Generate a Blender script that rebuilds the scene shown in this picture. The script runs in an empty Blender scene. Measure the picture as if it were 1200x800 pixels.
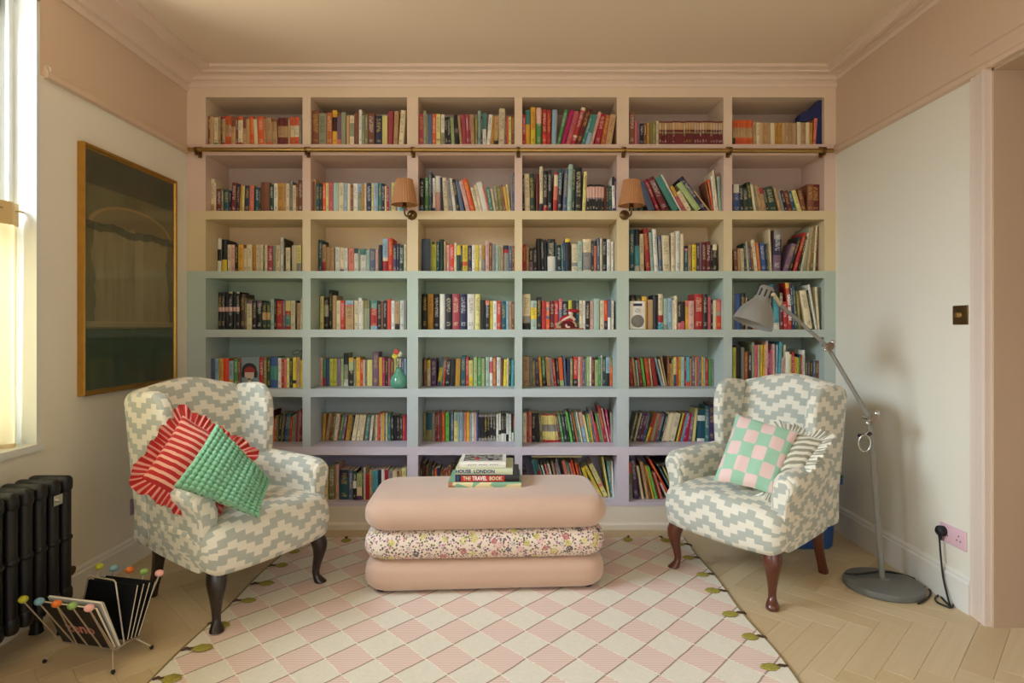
import bpy, math, random, re
from mathutils import Vector, Matrix
random.seed(7)
C = bpy.context.scene.collection
SC = bpy.context.scene
F = 700.0                      # focal length in pixels of the 1200 px wide frame
CX, CY, CAMZ = 604.0, 384.0, 1.25

def S(r, g, b):
    f = lambda c: (c / 255 / 12.92) if c / 255 <= 0.04045 else ((c / 255 + 0.055) / 1.055) ** 2.4
    return (f(r), f(g), f(b), 1.0)

def PX(x, y, Y):               # pixel of the photograph at depth Y -> point in the room (used to measure)
    return Vector(((x - CX) * Y / F, Y, CAMZ - (y - CY) * Y / F))

# ------------------------------------------------------------------ camera, sky, lights, exposure
cam = bpy.data.objects.new('camera', bpy.data.cameras.new('camera'))
C.objects.link(cam)
cam.location = (0, 0, CAMZ)
cam.rotation_euler = (math.pi / 2, 0, 0)
cam.data.sensor_width = 36
cam.data.lens = F / 1200 * 36
cam.data.shift_x = -4 / 1200
cam.data.shift_y = -16 / 1200
cam.data.clip_start = 0.05
SC.camera = cam

world = bpy.data.worlds.new('sky')
SC.world = world
world.use_nodes = True
bg = world.node_tree.nodes['Background']
bg.inputs[0].default_value = S(226, 236, 246)
bg.inputs[1].default_value = 3.0

def area(name, loc, target, sx, sy, power, color):
    L = bpy.data.lights.new(name, 'AREA')
    L.shape = 'RECTANGLE'; L.size = sx; L.size_y = sy
    L.energy = power; L.color = color[:3]
    o = bpy.data.objects.new(name, L)
    C.objects.link(o)
    o.location = loc
    d = Vector(target) - Vector(loc)
    o.rotation_euler = d.to_track_quat('-Z', 'Z').to_euler()
    return o
# daylight outside the seen window and an unseen second; rear lamp added for fill
area('daylight_side', (-4.7, 1.3, 3.85), (1.3, 2.6, 0.28), 3.0, 2.2, 1200, (0.79, 0.97, 1.14))
area('daylight_second', (-4.7, -0.9, 4.0), (1.2, 1.0, 0.25), 3.0, 2.2, 1240, (0.79, 0.97, 1.14))
area('rear_fill', (0.3, -5.2, 3.5), (0.1, 2.0, 0.5), 3.2, 2.0, 150, (0.84, 0.97, 1.08))
# unseen warm lamps added low outside to lift the ceiling and upper walls
area('ground_bounce_side', (-4.4, 0.7, -0.9), (1.2, 2.2, 2.8), 4.0, 2.5, 1000, (1.0, 0.96, 0.86))
area('ground_bounce_rear', (0.2, -4.8, -0.9), (0.0, 2.2, 2.8), 3.5, 2.5, 620, (1.0, 0.97, 0.88))

vs = SC.view_settings
vs.view_transform = 'Standard'; vs.look = 'None'; vs.gamma = 1.0; vs.exposure = -1.0
vs.use_curve_mapping = False
SC.cycles.max_bounces = 8
SC.cycles.diffuse_bounces = 5
SC.cycles.use_denoising = True

# ------------------------------------------------------------------ mesh helpers
class MB:
    def __init__(s):
        s.v = []; s.f = []; s.uv = []; s.col = []; s.ink = []; s.mi = []
    def add(s, v, f, uv=None, col=None, mi=0, ink=None):
        o = len(s.v)
        s.v += [tuple(p) for p in v]
        for k, q in enumerate(f):
            s.f.append([i + o for i in q])
            s.uv.append(uv[k] if uv else [(0, 0)] * len(q))
            s.col.append(col[k] if isinstance(col, list) else col)
            s.ink.append(ink[k] if isinstance(ink, list) else ink)
            s.mi.append(mi[k] if isinstance(mi, list) else mi)
        return s
    def xf(s, M):
        s.v = [tuple(M @ Vector(p)) for p in s.v]
        return s

def obj(name, mb, mats, parent=None, angle=40, smooth=True, loc=None):
    me = bpy.data.meshes.new(name)
    me.from_pydata(mb.v, [], mb.f)
    if not isinstance(mats, (list, tuple)): mats = [mats]
    for m in mats: me.materials.append(m)
    if len(mats) > 1: me.polygons.foreach_set('material_index', mb.mi)
    ul = me.uv_layers.new(name='uv')
    flat = [c for q in mb.uv for p in q for c in p[:2]]
    ul.data.foreach_set('uv', flat)
    if any(c is not None for c in mb.col):
        a = me.attributes.new('col', 'FLOAT_COLOR', 'CORNER')
        a.data.foreach_set('color', [x for q, c in zip(mb.f, mb.col) for _ in q for x in (c or (1, 1, 1, 1))])
    if any(c is not None for c in mb.ink):
        a = me.attributes.new('ink', 'FLOAT_COLOR', 'CORNER')
        a.data.foreach_set('color', [x for q, c in zip(mb.f, mb.ink) for _ in q for x in (c or (1, 1, 1, 0))])
    if smooth:
        me.polygons.foreach_set('use_smooth', [True] * len(me.polygons))
        me.set_sharp_from_angle(angle=math.radians(angle))
    me.update()
    o = bpy.data.objects.new(name, me)
    C.objects.link(o)
    if parent is not None: o.parent = parent
    if loc is not None: o.location = loc
    return o

def tag(o, label=None, cat=None, group=None, kind=None):
    if label: o['label'] = label
    if cat: o['category'] = cat
    if group: o['group'] = group
    if kind: o['kind'] = kind
    return o

def thing(name, label, cat, loc=(0, 0, 0), rz=0.0, group=None):
    o = bpy.data.objects.new(name, None)
    C.objects.link(o)
    o.empty_display_size = 0.05
    o.location = loc
    o.rotation_euler = (0, 0, rz)
    return tag(o, label, cat, group)

def struct(name, mb, mats, parent=None, **k):
    o = obj(name, mb, mats, parent, **k)
    if parent is None: o['kind'] = 'structure'
    return o

def box(mb, x0, x1, y0, y1, z0, z1, mi=0, col=None):
    v = [(x, y, z) for z in (z0, z1) for y in (y0, y1) for x in (x0, x1)]
    f = [(0, 2, 3, 1), (4, 5, 7, 6), (0, 1, 5, 4), (2, 6, 7, 3), (0, 4, 6, 2), (1, 3, 7, 5)]
    def u(q):
        a = [Vector(v[i]) for i in q]
        n = (a[1] - a[0]).cross(a[2] - a[0])
        k = max(range(3), key=lambda i: abs(n[i]))
        if k == 0: return [(p.y, p.z) for p in a]
        if k == 1: return [(p.x, p.z) for p in a]
        return [(p.x, p.y) for p in a]
    mb.add(v, f, [u(q) for q in f], mi=mi, col=col)
    return mb

def bbox_bevel(mb, x0, x1, y0, y1, z0, z1, b, mi=0, seg=3):
    """box with rounded edges, lofted along z"""
    r = b
    rings = [(z0 + r * (1 - math.cos(t)), r * (1 - math.sin(t))) for t in [k / seg * math.pi / 2 for k in range(seg + 1)]]
    rings += [(z1 - r * (1 - math.cos(t)), r * (1 - math.sin(t))) for t in [k / seg * math.pi / 2 for k in range(seg, -1, -1)]]
    R = []
    for z, ins in rings:
        R.append([(x, y, z) for x, y in rrect((x0 + x1) / 2, (y0 + y1) / 2, (x1 - x0) - 2 * ins, (y1 - y0) - 2 * ins, max(b - ins * 0.5, 0.0005), seg)])
    loft(mb, R, mi=mi)
    return mb

def rrect(cx, cy, w, h, r, n=4):
    r = max(min(r, w / 2 - 1e-4, h / 2 - 1e-4), 1e-5)
    P = []
    for qx, qy, a0 in ((1, 1, 0), (-1, 1, 90), (-1, -1, 180), (1, -1, 270)):
        for k in range(n + 1):
            a = math.radians(a0 + 90 * k / n)
            P.append((cx + qx * (w / 2 - r) + r * math.cos(a), cy + qy * (h / 2 - r) + r * math.sin(a)))
    return P

def loft(mb, R, closed=True, caps=True, mi=0, col=None, swap=False, capaxes=None, uvs=1.0, closepath=False):
    m, n = len(R), len(R[0])
    RV = [[Vector(p) for p in r] for r in R]
    mid = RV[m // 2]
    us = [0.0]
    for i in range(n):
        us.append(us[-1] + (mid[(i + 1) % n] - mid[i]).length)
    vsn = [0.0]
    for j in range(m - 1):
        d = sum((RV[j + 1][i] - RV[j][i]).length for i in range(n)) / n
        vsn.append(vsn[-1] + d)
    v = [p for r in R for p in r]
    f = []; uv = []
    for j in range(m - 1 if not closepath else m):
        for i in range(n if closed else n - 1):
            j2 = (j + 1) % m
            a, b, c, d = j * n + i, j * n + (i + 1) % n, j2 * n + (i + 1) % n, j2 * n + i
            f.append((a, b, c, d))
            v1 = vsn[j]; v2 = vsn[j + 1] if j + 1 < m else vsn[j] + 0.01
            q = [(us[i], v1), (us[i + 1], v1), (us[i + 1], v2), (us[i], v2)]
            uv.append([((y, x) if swap else (x, y)) for x, y in q])
    if caps and closed and not closepath:
        ax = capaxes or (0, 1)
        for j, rev in ((0, True), (m - 1, False)):
            q = list(range(j * n, j * n + n))
            if rev: q.reverse()
            f.append(q); uv.append([(v[i][ax[0]], v[i][ax[1]]) for i in q])
    mb.add(v, f, uv, col=col, mi=mi)
    return mb

def lathe(mb, prof, n=24, mi=0, col=None, center=(0, 0), caps=True):
    R = [[(center[0] + r * math.cos(2 * math.pi * k / n), center[1] + r * math.sin(2 * math.pi * k / n), z) for k in range(n)] for r, z in prof]
    return loft(mb, R, mi=mi, col=col, caps=caps)

def tube(mb, pts, r, n=8, mi=0, closed=False, col=None):
    P = [Vector(p) for p in pts]
    m = len(P)
    rad = r if isinstance(r, (list, tuple)) else [r] * m
    R = []
    up = None
    for i in range(m):
        if closed: t = (P[(i + 1) % m] - P[i - 1])
        else: t = P[min(i + 1, m - 1)] - P[max(i - 1, 0)]
        t.normalize()
        if up is None:
            up = Vector((0, 0, 1)) if abs(t.z) < 0.9 else Vector((1, 0, 0))
        a = t.cross(up)
        if a.length < 1e-5: a = t.orthogonal()
        a.normalize()
        b = a.cross(t).normalized()
        up = b
        R.append([P[i] + (a * math.cos(2 * math.pi * k / n) + b * math.sin(2 * math.pi * k / n)) * rad[i] for k in range(n)])
    return loft(mb, R, mi=mi, col=col, closepath=closed)

def spline(pts, k=8, closed=False):
    P = [Vector(p) for p in pts]
    n = len(P)
    out = []
    for i in range(n if closed else n - 1):
        g = (lambda j: P[j % n]) if closed else (lambda j: P[min(max(j, 0), n - 1)])
        p0, p1, p2, p3 = g(i - 1), g(i), g(i + 1), g(i + 2)
        for s in range(k):
            t = s / k
            out.append(0.5 * ((2 * p1) + (p2 - p0) * t + (2 * p0 - 5 * p1 + 4 * p2 - p3) * t * t + (3 * p1 - p0 - 3 * p2 + p3) * t ** 3))
    if not closed: out.append(P[-1])
    return out

def ball(mb, c, r, n=12, m=8, sc=(1, 1, 1), mi=0, col=None):
    R = []
    for j in range(m + 1):
        a = -math.pi / 2 + math.pi * (0.02 + 0.96 * j / m)
        R.append([(c[0] + r * sc[0] * math.cos(a) * math.cos(2 * math.pi * k / n), c[1] + r * sc[1] * math.cos(a) * math.sin(2 * math.pi * k / n), c[2] + r * sc[2] * math.sin(a)) for k in range(n)])
    return loft(mb, R, mi=mi, col=col)

def inset(prof, r):
    """shrink a 2-D outline by about r on every side"""
    xs = [p[0] for p in prof]; ys = [p[1] for p in prof]
    cx, cy = (min(xs) + max(xs)) / 2, (min(ys) + max(ys)) / 2
    hx, hy = (max(xs) - min(xs)) / 2, (max(ys) - min(ys)) / 2
    return [(cx + (x - cx) * (hx - r) / hx, cy + (y - cy) * (hy - r) / hy) for x, y in prof]

def text_mesh(body, size, bold=0.0):
    cu = bpy.data.curves.new('txt', 'FONT')
    cu.body = body; cu.size = size; cu.align_x = 'CENTER'; cu.align_y = 'CENTER'
    cu.resolution_u = 2
    cu.offset = bold
    cu.extrude = 0.0004
    o = bpy.data.objects.new('txt', cu)
    C.objects.link(o)
    dg = bpy.context.evaluated_depsgraph_get()
    me = bpy.data.meshes.new_from_object(o.evaluated_get(dg))
    mb = MB()
    mb.add([tuple(v.co) for v in me.vertices], [tuple(p.vertices) for p in me.polygons])
    bpy.data.objects.remove(o); bpy.data.curves.remove(cu); bpy.data.meshes.remove(me)
    return mb

# ------------------------------------------------------------------ materials
def mat(name, col=(0.8, 0.8, 0.8, 1), rough=0.6, metal=0.0, bump=0.0, bscale=60, var=0.0, sheen=0.0, coat=0.0, vscale=8):
    m = bpy.data.materials.new(name)
    m.use_nodes = True
    nt = m.node_tree
    b = nt.nodes['Principled BSDF']
    b.inputs['Base Color'].default_value = col
    b.inputs['Roughness'].default_value = rough
    b.inputs['Metallic'].default_value = metal
    b.inputs['Sheen Weight'].default_value = sheen
    b.inputs['Coat Weight'].default_value = coat
    b.inputs['Coat Roughness'].default_value = 0.15
    tc = nt.nodes.new('ShaderNodeTexCoord')
    if bump:
        nz = nt.nodes.new('ShaderNodeTexNoise'); nz.inputs['Scale'].default_value = bscale; nz.inputs['Detail'].default_value = 3
        nt.links.new(tc.outputs['Object'], nz.inputs['Vector'])
        bp = nt.nodes.new('ShaderNodeBump'); bp.inputs['Strength'].default_value = bump; bp.inputs['Distance'].default_value = 0.01
        nt.links.new(nz.outputs['Fac'], bp.inputs['Height']); nt.links.new(bp.outputs['Normal'], b.inputs['Normal'])
    if var:
        n2 = nt.nodes.new('ShaderNodeTexNoise'); n2.inputs['Scale'].default_value = vscale; n2.inputs['Detail'].default_value = 4
        nt.links.new(tc.outputs['Object'], n2.inputs['Vector'])
        mx = nt.nodes.new('ShaderNodeMix'); mx.data_type = 'RGBA'
        mx.inputs[6].default_value = tuple(c * (1 - var) for c in col[:3]) + (1,)
        mx.inputs[7].default_value = tuple(min(c * (1 + var), 1) for c in col[:3]) + (1,)
        nt.links.new(n2.outputs['Fac'], mx.inputs[0]); nt.links.new(mx.outputs[2], b.inputs['Base Color'])
    return m

class NT:
    """tiny expression builder for node graphs"""
    def __init__(s, m):
        s.m = m; s.nt = m.node_tree; s.b = s.nt.nodes['Principled BSDF']
    def node(s, t): return s.nt.nodes.new(t)
    def L(s, a, b): s.nt.links.new(a, b)
    def math(s, op, a, b=None, c=None):
        n = s.node('ShaderNodeMath'); n.operation = op
        for i, x in enumerate((a, b, c)):
            if x is None: continue
            if isinstance(x, (int, float)): n.inputs[i].default_value = x
            else: s.L(x, n.inputs[i])
        return n.outputs[0]
    def uv(s):
        t = s.node('ShaderNodeTexCoord'); p = s.node('ShaderNodeSeparateXYZ')
        s.L(t.outputs['UV'], p.inputs[0]); return t.outputs['UV'], p.outputs[0], p.outputs[1]
    def objc(s):
        t = s.node('ShaderNodeTexCoord'); p = s.node('ShaderNodeSeparateXYZ')
        s.L(t.outputs['Object'], p.inputs[0]); return t.outputs['Object'], p.outputs[0], p.outputs[1], p.outputs[2]
    def mix(s, fac, a, b):
        n = s.node('ShaderNodeMix'); n.data_type = 'RGBA'
        for i, x in ((0, fac), (6, a), (7, b)):
            if isinstance(x, (int, float)): n.inputs[i].default_value = x
            elif isinstance(x, tuple): n.inputs[i].default_value = x
            else: s.L(x, n.inputs[i])
        return n.outputs[2]
    def noise(s, vec, scale, detail=3, out='Fac'):
        n = s.node('ShaderNodeTexNoise'); n.inputs['Scale'].default_value = scale; n.inputs['Detail'].default_value = detail
        s.L(vec, n.inputs['Vector']); return n.outputs[out]
    def bump(s, h, strength=0.3, dist=0.005):
        n = s.node('ShaderNodeBump'); n.inputs['Strength'].default_value = strength; n.inputs['Distance'].default_value = dist
        s.L(h, n.inputs['Height']); s.L(n.outputs[0], s.b.inputs['Normal'])
    def attr(s, name, out='Color'):
        n = s.node('ShaderNodeAttribute'); n.attribute_name = name; return n.outputs[out]
    def color(s, c): s.L(c, s.b.inputs['Base Color'])

M_white = mat('white_wall_paint', S(233, 227, 210), 0.75, bump=0.05, bscale=120, var=0.012, vscale=3)
M_pink = mat('dusty_pink_paint', S(216, 189, 162), 0.75, bump=0.05, bscale=120, var=0.012, vscale=3)
M_ceil = mat('ceiling_paint', S(228, 206, 178), 0.8, bump=0.04, bscale=90)
M_corn = mat('cornice_paint', S(228, 204, 182), 0.6)
M_wood_trim = mat('pink_gloss_trim', S(226, 207, 192), 0.4)
M_lining = mat('door_lining_paint', S(192, 166, 140), 0.6)  # one even pink-brown, darker than the architrave
M_winwhite = mat('window_white_gloss', S(222, 224, 218), 0.35)
M_skirt = mat('skirting_paint', S(230, 226, 216), 0.5)
M_brass = mat('aged_brass', S(172, 142, 84), 0.32, metal=1.0, var=0.15, vscale=20)
M_dbrass = mat('dark_brass', S(120, 92, 56), 0.35, metal=0.9, var=0.2, vscale=30)
M_chrome = mat('chrome', S(210, 210, 205), 0.18, metal=1.0)
M_black = mat('black_satin', S(20, 20, 21), 0.45)
M_rubber = mat('black_rubber', S(18, 18, 18), 0.6)
M_page = mat('paper', S(232, 222, 196), 0.8)
# ------------------------------------------------------------------ the room
XL, XR, YB, YF, H = -2.04, 1.99, 3.71, -2.3, 2.84     # walls, bookcase front plane, rear wall, ceiling
YW = 4.03                                             # wall behind the bookcase
ZR = 2.335                                            # where the pink upper wall begins

fl = MB(); box(fl, XL - .3, 2.7, YF - .2, YW + .1, -0.05, -0.006)
M_gap = mat('floor_joint', S(150, 122, 84), 0.7)
floor = struct('floor', fl, M_gap)
# herringbone blocks of pale oak, each one a plank
M_oak = mat('pale_oak', S(208, 182, 140), 0.45)
n = NT(M_oak)
oi = n.node('ShaderNodeObjectInfo')
_, ox, oy, oz = n.objc()
cmb = n.node('ShaderNodeCombineXYZ')
n.L(n.math('MULTIPLY', ox, 3.0), cmb.inputs[0]); n.L(n.math('MULTIPLY', oy, 60.0), cmb.inputs[1])
n.L(n.math('MULTIPLY', oi.outputs['Random'], 50.0), cmb.inputs[2])
g = n.noise(cmb.outputs[0], 1.0, 4)
c1 = n.mix(oi.outputs['Random'], S(204, 182, 142), S(218, 200, 164))
n.color(n.mix(g, c1, n.mix(0.5, c1, S(184, 156, 112))))
n.bump(g, 0.04, 0.002)
BW, BL = 0.10, 0.50
pk = MB()
loft(pk, [[(x, y, z) for x, y in rrect(BL / 2, BW / 2, BL - 2 * i - .0008, BW - 2 * i - .0008, 0.0008, 1)] for z, i in ((-0.02, 0), (-0.0008, 0), (0.0, 0.0008))])
plank0 = None
cnt = 0
RUGBOX = (-1.22, 0.93, 0.5, 3.45)
for i in range(-60, 60):
    for j in range(-8, 16):
        # herringbone laid at 45 degrees: pairs of blocks stepping along the diagonal
        for o_ in (0, 1):
            u, v = i * BW + j * BL, -i * BW + j * BL        # lattice of the herringbone
            if o_ == 0: x0, y0, rot = u, v, 0.0
            else: x0, y0, rot = u + BL + BW, v, math.pi / 2
            c45 = math.sqrt(0.5)
            wx, wy = (x0 - y0) * c45, (x0 + y0) * c45
            ang = rot + math.pi / 4
            mx = wx + math.cos(ang) * BL / 2 - math.sin(ang) * BW / 2
            my = wy + math.sin(ang) * BL / 2 + math.cos(ang) * BW / 2
            if not (XL - .25 < mx < XR + .25 and 1.75 < my < 3.75): continue
            if RUGBOX[0] + .2 < mx < RUGBOX[1] - .2 and RUGBOX[2] < my < RUGBOX[3] - .15: continue
            if cnt >= 300: continue
            cnt += 1
            if plank0 is None:
                plank0 = obj('plank', pk, M_oak, floor, smooth=False); o = plank0
            else:
                o = plank0.copy(); C.objects.link(o); o.parent = floor
            o.location = (wx, wy, 0); o.rotation_euler = (0, 0, ang)
# the rest of the boards, out of view, in one slab
rest = MB(); box(rest, XL, XR, YF, 1.80, -0.006, -0.001)
ro = obj('flooring', rest, mat('far_oak', S(210, 184, 142), 0.45, var=0.06, vscale=5), floor, smooth=False); ro['kind'] = 'stuff'

ce = MB(); box(ce, XL - .4, 2.8, YF - .3, YW + .1, H, H + .1)
struct('ceiling', ce, M_ceil)

def wallbox(name, boxes):
    mb = MB()
    for b in boxes:
        *d, mi = b
        box(mb, *d, mi=mi)
    return struct(name, mb, [M_white, M_pink], smooth=False)

WT = 0.26
W1 = (1.12, 2.555, 0.745, 2.66)      # window openings in the left wall: y0 y1 z0 z1
W2 = (-0.92, 0.52, 0.745, 2.66)
def left_boxes():
    o = []
    def seg(y0, y1, z0, z1):
        if z0 < ZR < z1:
            o.append((XL - WT, XL, y0, y1, z0, ZR, 0)); o.append((XL - WT, XL, y0, y1, ZR, z1, 1))
        else: o.append((XL - WT, XL, y0, y1, z0, z1, 0 if z1 <= ZR else 1))
    seg(W1[1], YW, 0, H)
    seg(W2[1], W1[0], 0, H)
    seg(YF, W2[0], 0, H)
    for w in (W1, W2):
        seg(w[0], w[1], 0, w[2]); seg(w[0], w[1], w[3], H)
    return o
wallbox('wall_left', left_boxes())
DY0, DY1, DH = 1.55, 2.50, 2.335     # doorway
def seg2(o, y0, y1, z0, z1):
    if z0 < ZR < z1:
        o.append((XR, XR + .12, y0, y1, z0, ZR, 0)); o.append((XR, XR + .12, y0, y1, ZR, z1, 1))
    else: o.append((XR, XR + .12, y0, y1, z0, z1, 0 if z1 <= ZR else 1))
rb = []
seg2(rb, DY1, YW, 0, H); seg2(rb, DY0, DY1, DH, H); seg2(rb, YF, DY0, 0, H)
wallbox('wall_right', rb)
wallbox('wall_back', [(XL - .3, XR + .4, YW, YW + .1, 0, H, 1)])
W3 = (-1.3, 1.7, 0.6, 2.6)
wallbox('wall_front', [(XL - .3, W3[0], YF - .15, YF, 0, H, 0), (W3[1], XR + .3, YF - .15, YF, 0, H, 0),
                       (W3[0], W3[1], YF - .15, YF, 0, W3[2], 0), (W3[0], W3[1], YF - .15, YF, W3[3], H, 0)])

# picture rail: the pink upper wall ends in a slim moulding
for side, x0, x1, y0 in (('trim_1', XL, XL + .022, 2.58), ('trim_2', XR - .022, XR, DY1)):
    mb = MB()
    P = [(0, 0), (.022, .006), (.022, .03), (.012, .045), (.012, .055), (0, .062)]
    sgn = 1 if side == 'trim_1' else -1
    base = XL if sgn > 0 else XR
    loft(mb, [[(base + sgn * a, y, ZR - .008 + b) for a, b in P] for y in (y0, YB)])
    struct(side, mb, M_pink, angle=30)

# cornice: stepped plaster moulding below the ceiling on three walls
def cornice(name, prof, along):
    mb = MB()
    P = prof
    if along == 'back':
        R = [[(x, YB - a, z) for a, z in P] for x in (XL, XR)]
    elif along == 'left':
        R = [[(XL + a, y, z) for a, z in P] for y in (2.60 if False else YF, YB)]
    else:
        R = [[(XR - a, y, z) for a, z in P] for y in (YF, YB)]
    loft(mb, R)
    struct(name, mb, M_corn, angle=25)
def cprof(p, zb):
    h = H - zb
    return [(0, zb), (.012, zb), (.018, zb + .018), (.012, zb + .022), (.012, zb + .034), (.03, zb + .04)] + \
           [(.03 + (p * .62 - .03) * (1 - math.cos(t)), zb + .04 + (h - .075) * math.sin(t)) for t in [k / 6 * math.pi / 2 for k in range(1, 7)]] + \
           [(p * .7, H - .034), (p * .7, H - .024), (p * .8, H - .02), (p, H - .016), (p, H), (0, H)]
cornice('trim_3', cprof(.115, 2.742), 'back')
cornice('trim_4', cprof(.195, 2.715), 'left')
cornice('trim_5', cprof(.115, 2.775), 'right')

# skirting boards
def skirting(name, x, sgn, y0, y1, h):
    mb = MB()
    P = [(0, 0), (.02, 0), (.02, h - .03), (.014, h - .022), (.014, h - .012), (.006, h), (0, h)]
    loft(mb, [[(x + sgn * a, y, z) for a, z in P] for y in (y0, y1)])
    struct(name, mb, M_skirt, angle=30)
skirting('baseboard_left', XL, 1, YF, YB, .14)
skirting('baseboard_right', XR, -1, DY1 + .1, YB, .16)

# doorway: architrave, deep lining, and an unseen pink closure added against light leaks
dr = MB()
AP = [(0, 0), (.006, .0), (.014, .012), (.012, .03), (.018, .06), (.018, .075), (.024, .085), (.024, .104), (.0, .106)]
loft(dr, [[(XR - a, DY1 + .106 - b, z) for a, b in AP] for z in (0, DH)])
door = struct('door_1', dr, M_wood_trim, angle=25)
hd = MB()
loft(hd, [[(XR - a * .8, y, DH + .106 - b) for a, b in AP] for y in (DY1 + .106, DY0 - .1)])
obj('head_architrave', hd, M_pink, door, angle=25)
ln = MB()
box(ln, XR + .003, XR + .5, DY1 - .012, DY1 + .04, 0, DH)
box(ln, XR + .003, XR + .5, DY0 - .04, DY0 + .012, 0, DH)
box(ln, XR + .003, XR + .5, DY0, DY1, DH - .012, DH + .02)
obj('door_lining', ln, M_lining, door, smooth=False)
ps = MB()
box(ps, XR + .5, XR + .55, DY0 - .3, DY1 + .3, 0, H)
box(ps, XR + .12, XR + .55, DY0 - .04, DY1 + .04, DH, DH + .05)
obj('passage_wall', ps, M_pink, door, smooth=False)

# ---- windows: white box reveal, sash, glass
M_glass = bpy.data.materials.new('window_glass'); M_glass.use_nodes = True
nt = M_glass.node_tree; nt.nodes.clear()
out = nt.nodes.new('ShaderNodeOutputMaterial'); mixs = nt.nodes.new('ShaderNodeMixShader')
tr = nt.nodes.new('ShaderNodeBsdfTransparent'); gl = nt.nodes.new('ShaderNodeBsdfGlossy'); gl.inputs['Roughness'].default_value = 0.02
mixs.inputs[0].default_value = 0.06
nt.links.new(tr.outputs[0], mixs.inputs[1]); nt.links.new(gl.outputs[0], mixs.inputs[2]); nt.links.new(mixs.outputs[0], out.inputs[0])

def sash_window(name, w):
    y0, y1, z0, z1 = w
    fr = MB()
    x = XL
    # box lining of the reveal
    box(fr, x - .20, x + .006, y1 - .018, y1, z0, z1); box(fr, x - .20, x + .006, y0, y0 + .018, z0, z1)
    box(fr, x - .20, x + .006, y0, y1, z1 - .018, z1)
    # staff beads
    box(fr, x - .104, x - .09, y1 - .045, y1 - .016, z0, z1); box(fr, x - .104, x - .09, y0 + .016, y0 + .045, z0, z1)
    o = struct(name, fr, M_winwhite, angle=25)
    sl = MB(); box(sl, x - .24, x + .018, y0 - .01, y1 + .012, z0 - .016, z0 + .012)
    obj('window_sill', sl, M_winwhite, o, smooth=False)
    zm = z0 + (z1 - z0) * .5
    for nm, xa, za, zb in (('lower_sash', x - .145, z0 + .01, zm + .02), ('upper_sash', x - .19, zm - .02, z1 - .02)):
        s = MB()
        ya, yb = y0 + .018, y1 - .018
        for d in ((ya, ya + .055, za, zb), (yb - .055, yb, za, zb), (ya, yb, za, za + .07), (ya, yb, zb - .05, zb)):
            box(s, xa, xa + .042, *d)
        so = obj(nm, s, M_winwhite, o, smooth=False)
        p = MB(); box(p, xa + .018, xa + .022, ya + .05, yb - .05, za + .06, zb - .045)
        obj('pane', p, M_glass, so, smooth=False)
    return o
w1 = sash_window('window_1', W1)
sash_window('window_2', W2)
# unseen casement behind the camera, added for frontal fill light
fr = MB()
for d in ((W3[0], W3[0] + .06, W3[2], W3[3]), (W3[1] - .06, W3[1], W3[2], W3[3]), (.17, .23, W3[2], W3[3])):
    box(fr, d[0], d[1], YF - .12, YF - .04, d[2], d[3])
for z in (W3[2], W3[3] - .06): box(fr, W3[0], W3[1], YF - .12, YF - .04, z, z + .06)
w3 = struct('fill_window', fr, M_winwhite, smooth=False)
pm = MB(); box(pm, W3[0], W3[1], YF - .085, YF - .08, W3[2], W3[3]); obj('pane', pm, M_glass, w3, smooth=False)

# small white hook at the corner of the upper wall
hk = MB(); tube(hk, [(XL + .004, 2.60, 2.385), (XL + .012, 2.60, 2.383), (XL + .016, 2.60, 2.372), (XL + .012, 2.60, 2.35)], .0035)
box(hk, XL, XL + .005, 2.594, 2.606, 2.345, 2.39)
tag(obj('wall_hook', hk, M_winwhite), 'tiny white hook on the pink upper wall beside the window', 'hook')

# ---- cafe curtain across the lower half of the window
M_net = bpy.data.materials.new('cream_voile'); M_net.use_nodes = True
nn = NT(M_net)
nn.b.inputs['Base Color'].default_value = S(230, 216, 180); nn.b.inputs['Roughness'].default_value = 0.9
tl = nn.node('ShaderNodeBsdfTranslucent'); tl.inputs[0].default_value = S(232, 212, 164)
ms = nn.node('ShaderNodeMixShader'); ms.inputs[0].default_value = 0.34
nn.L(nn.b.outputs[0], ms.inputs[1]); nn.L(tl.outputs[0], ms.inputs[2]); nn.L(ms.outputs[0], nn.nt.nodes['Material Output'].inputs[0])
cur = thing('cafe_curtain', 'gathered cream voile cafe curtain over the lower half of the window', 'curtain', (XL - .05, 1.85, .72))
def cloth_strip(z0, z1, amp, nz=14, ny=220, x=0.0):
    mb = MB()
    R = []
    for j in range(nz + 1):
        z = z0 + (z1 - z0) * j / nz
        row = []
        for i in range(ny + 1):
            y = -.69 + 1.36 * i / ny
            k = amp * (0.55 + 0.45 * (1 - (z / 1.06)))
            a = x + k * (math.sin(y * 55 + 1.2 * math.sin(y * 9)) + .5 * math.sin(y * 31 + 2 + .4 * z)) * .6
            row.append((a, y, z))
        R.append(row)
    loft(mb, R, closed=False, caps=False)
    return mb
obj('curtain_drop', cloth_strip(0.0, 1.0, .026), M_net, cur, angle=180)
obj('curtain_heading', cloth_strip(0.955, 1.05, .02, 3, 260, .004), mat('cream_hem', S(214, 184, 126), 0.9), cur, angle=180)
obj('curtain_hem', cloth_strip(-0.002, .055, .027, 2, 220, .002), mat('cream_hem_low', S(226, 204, 156), 0.9), cur, angle=180)
rd = MB(); tube(rd, [(0, -.715, 1.02), (0, .685, 1.02)], .005); obj('curtain_rod', rd, M_brass, cur)
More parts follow.
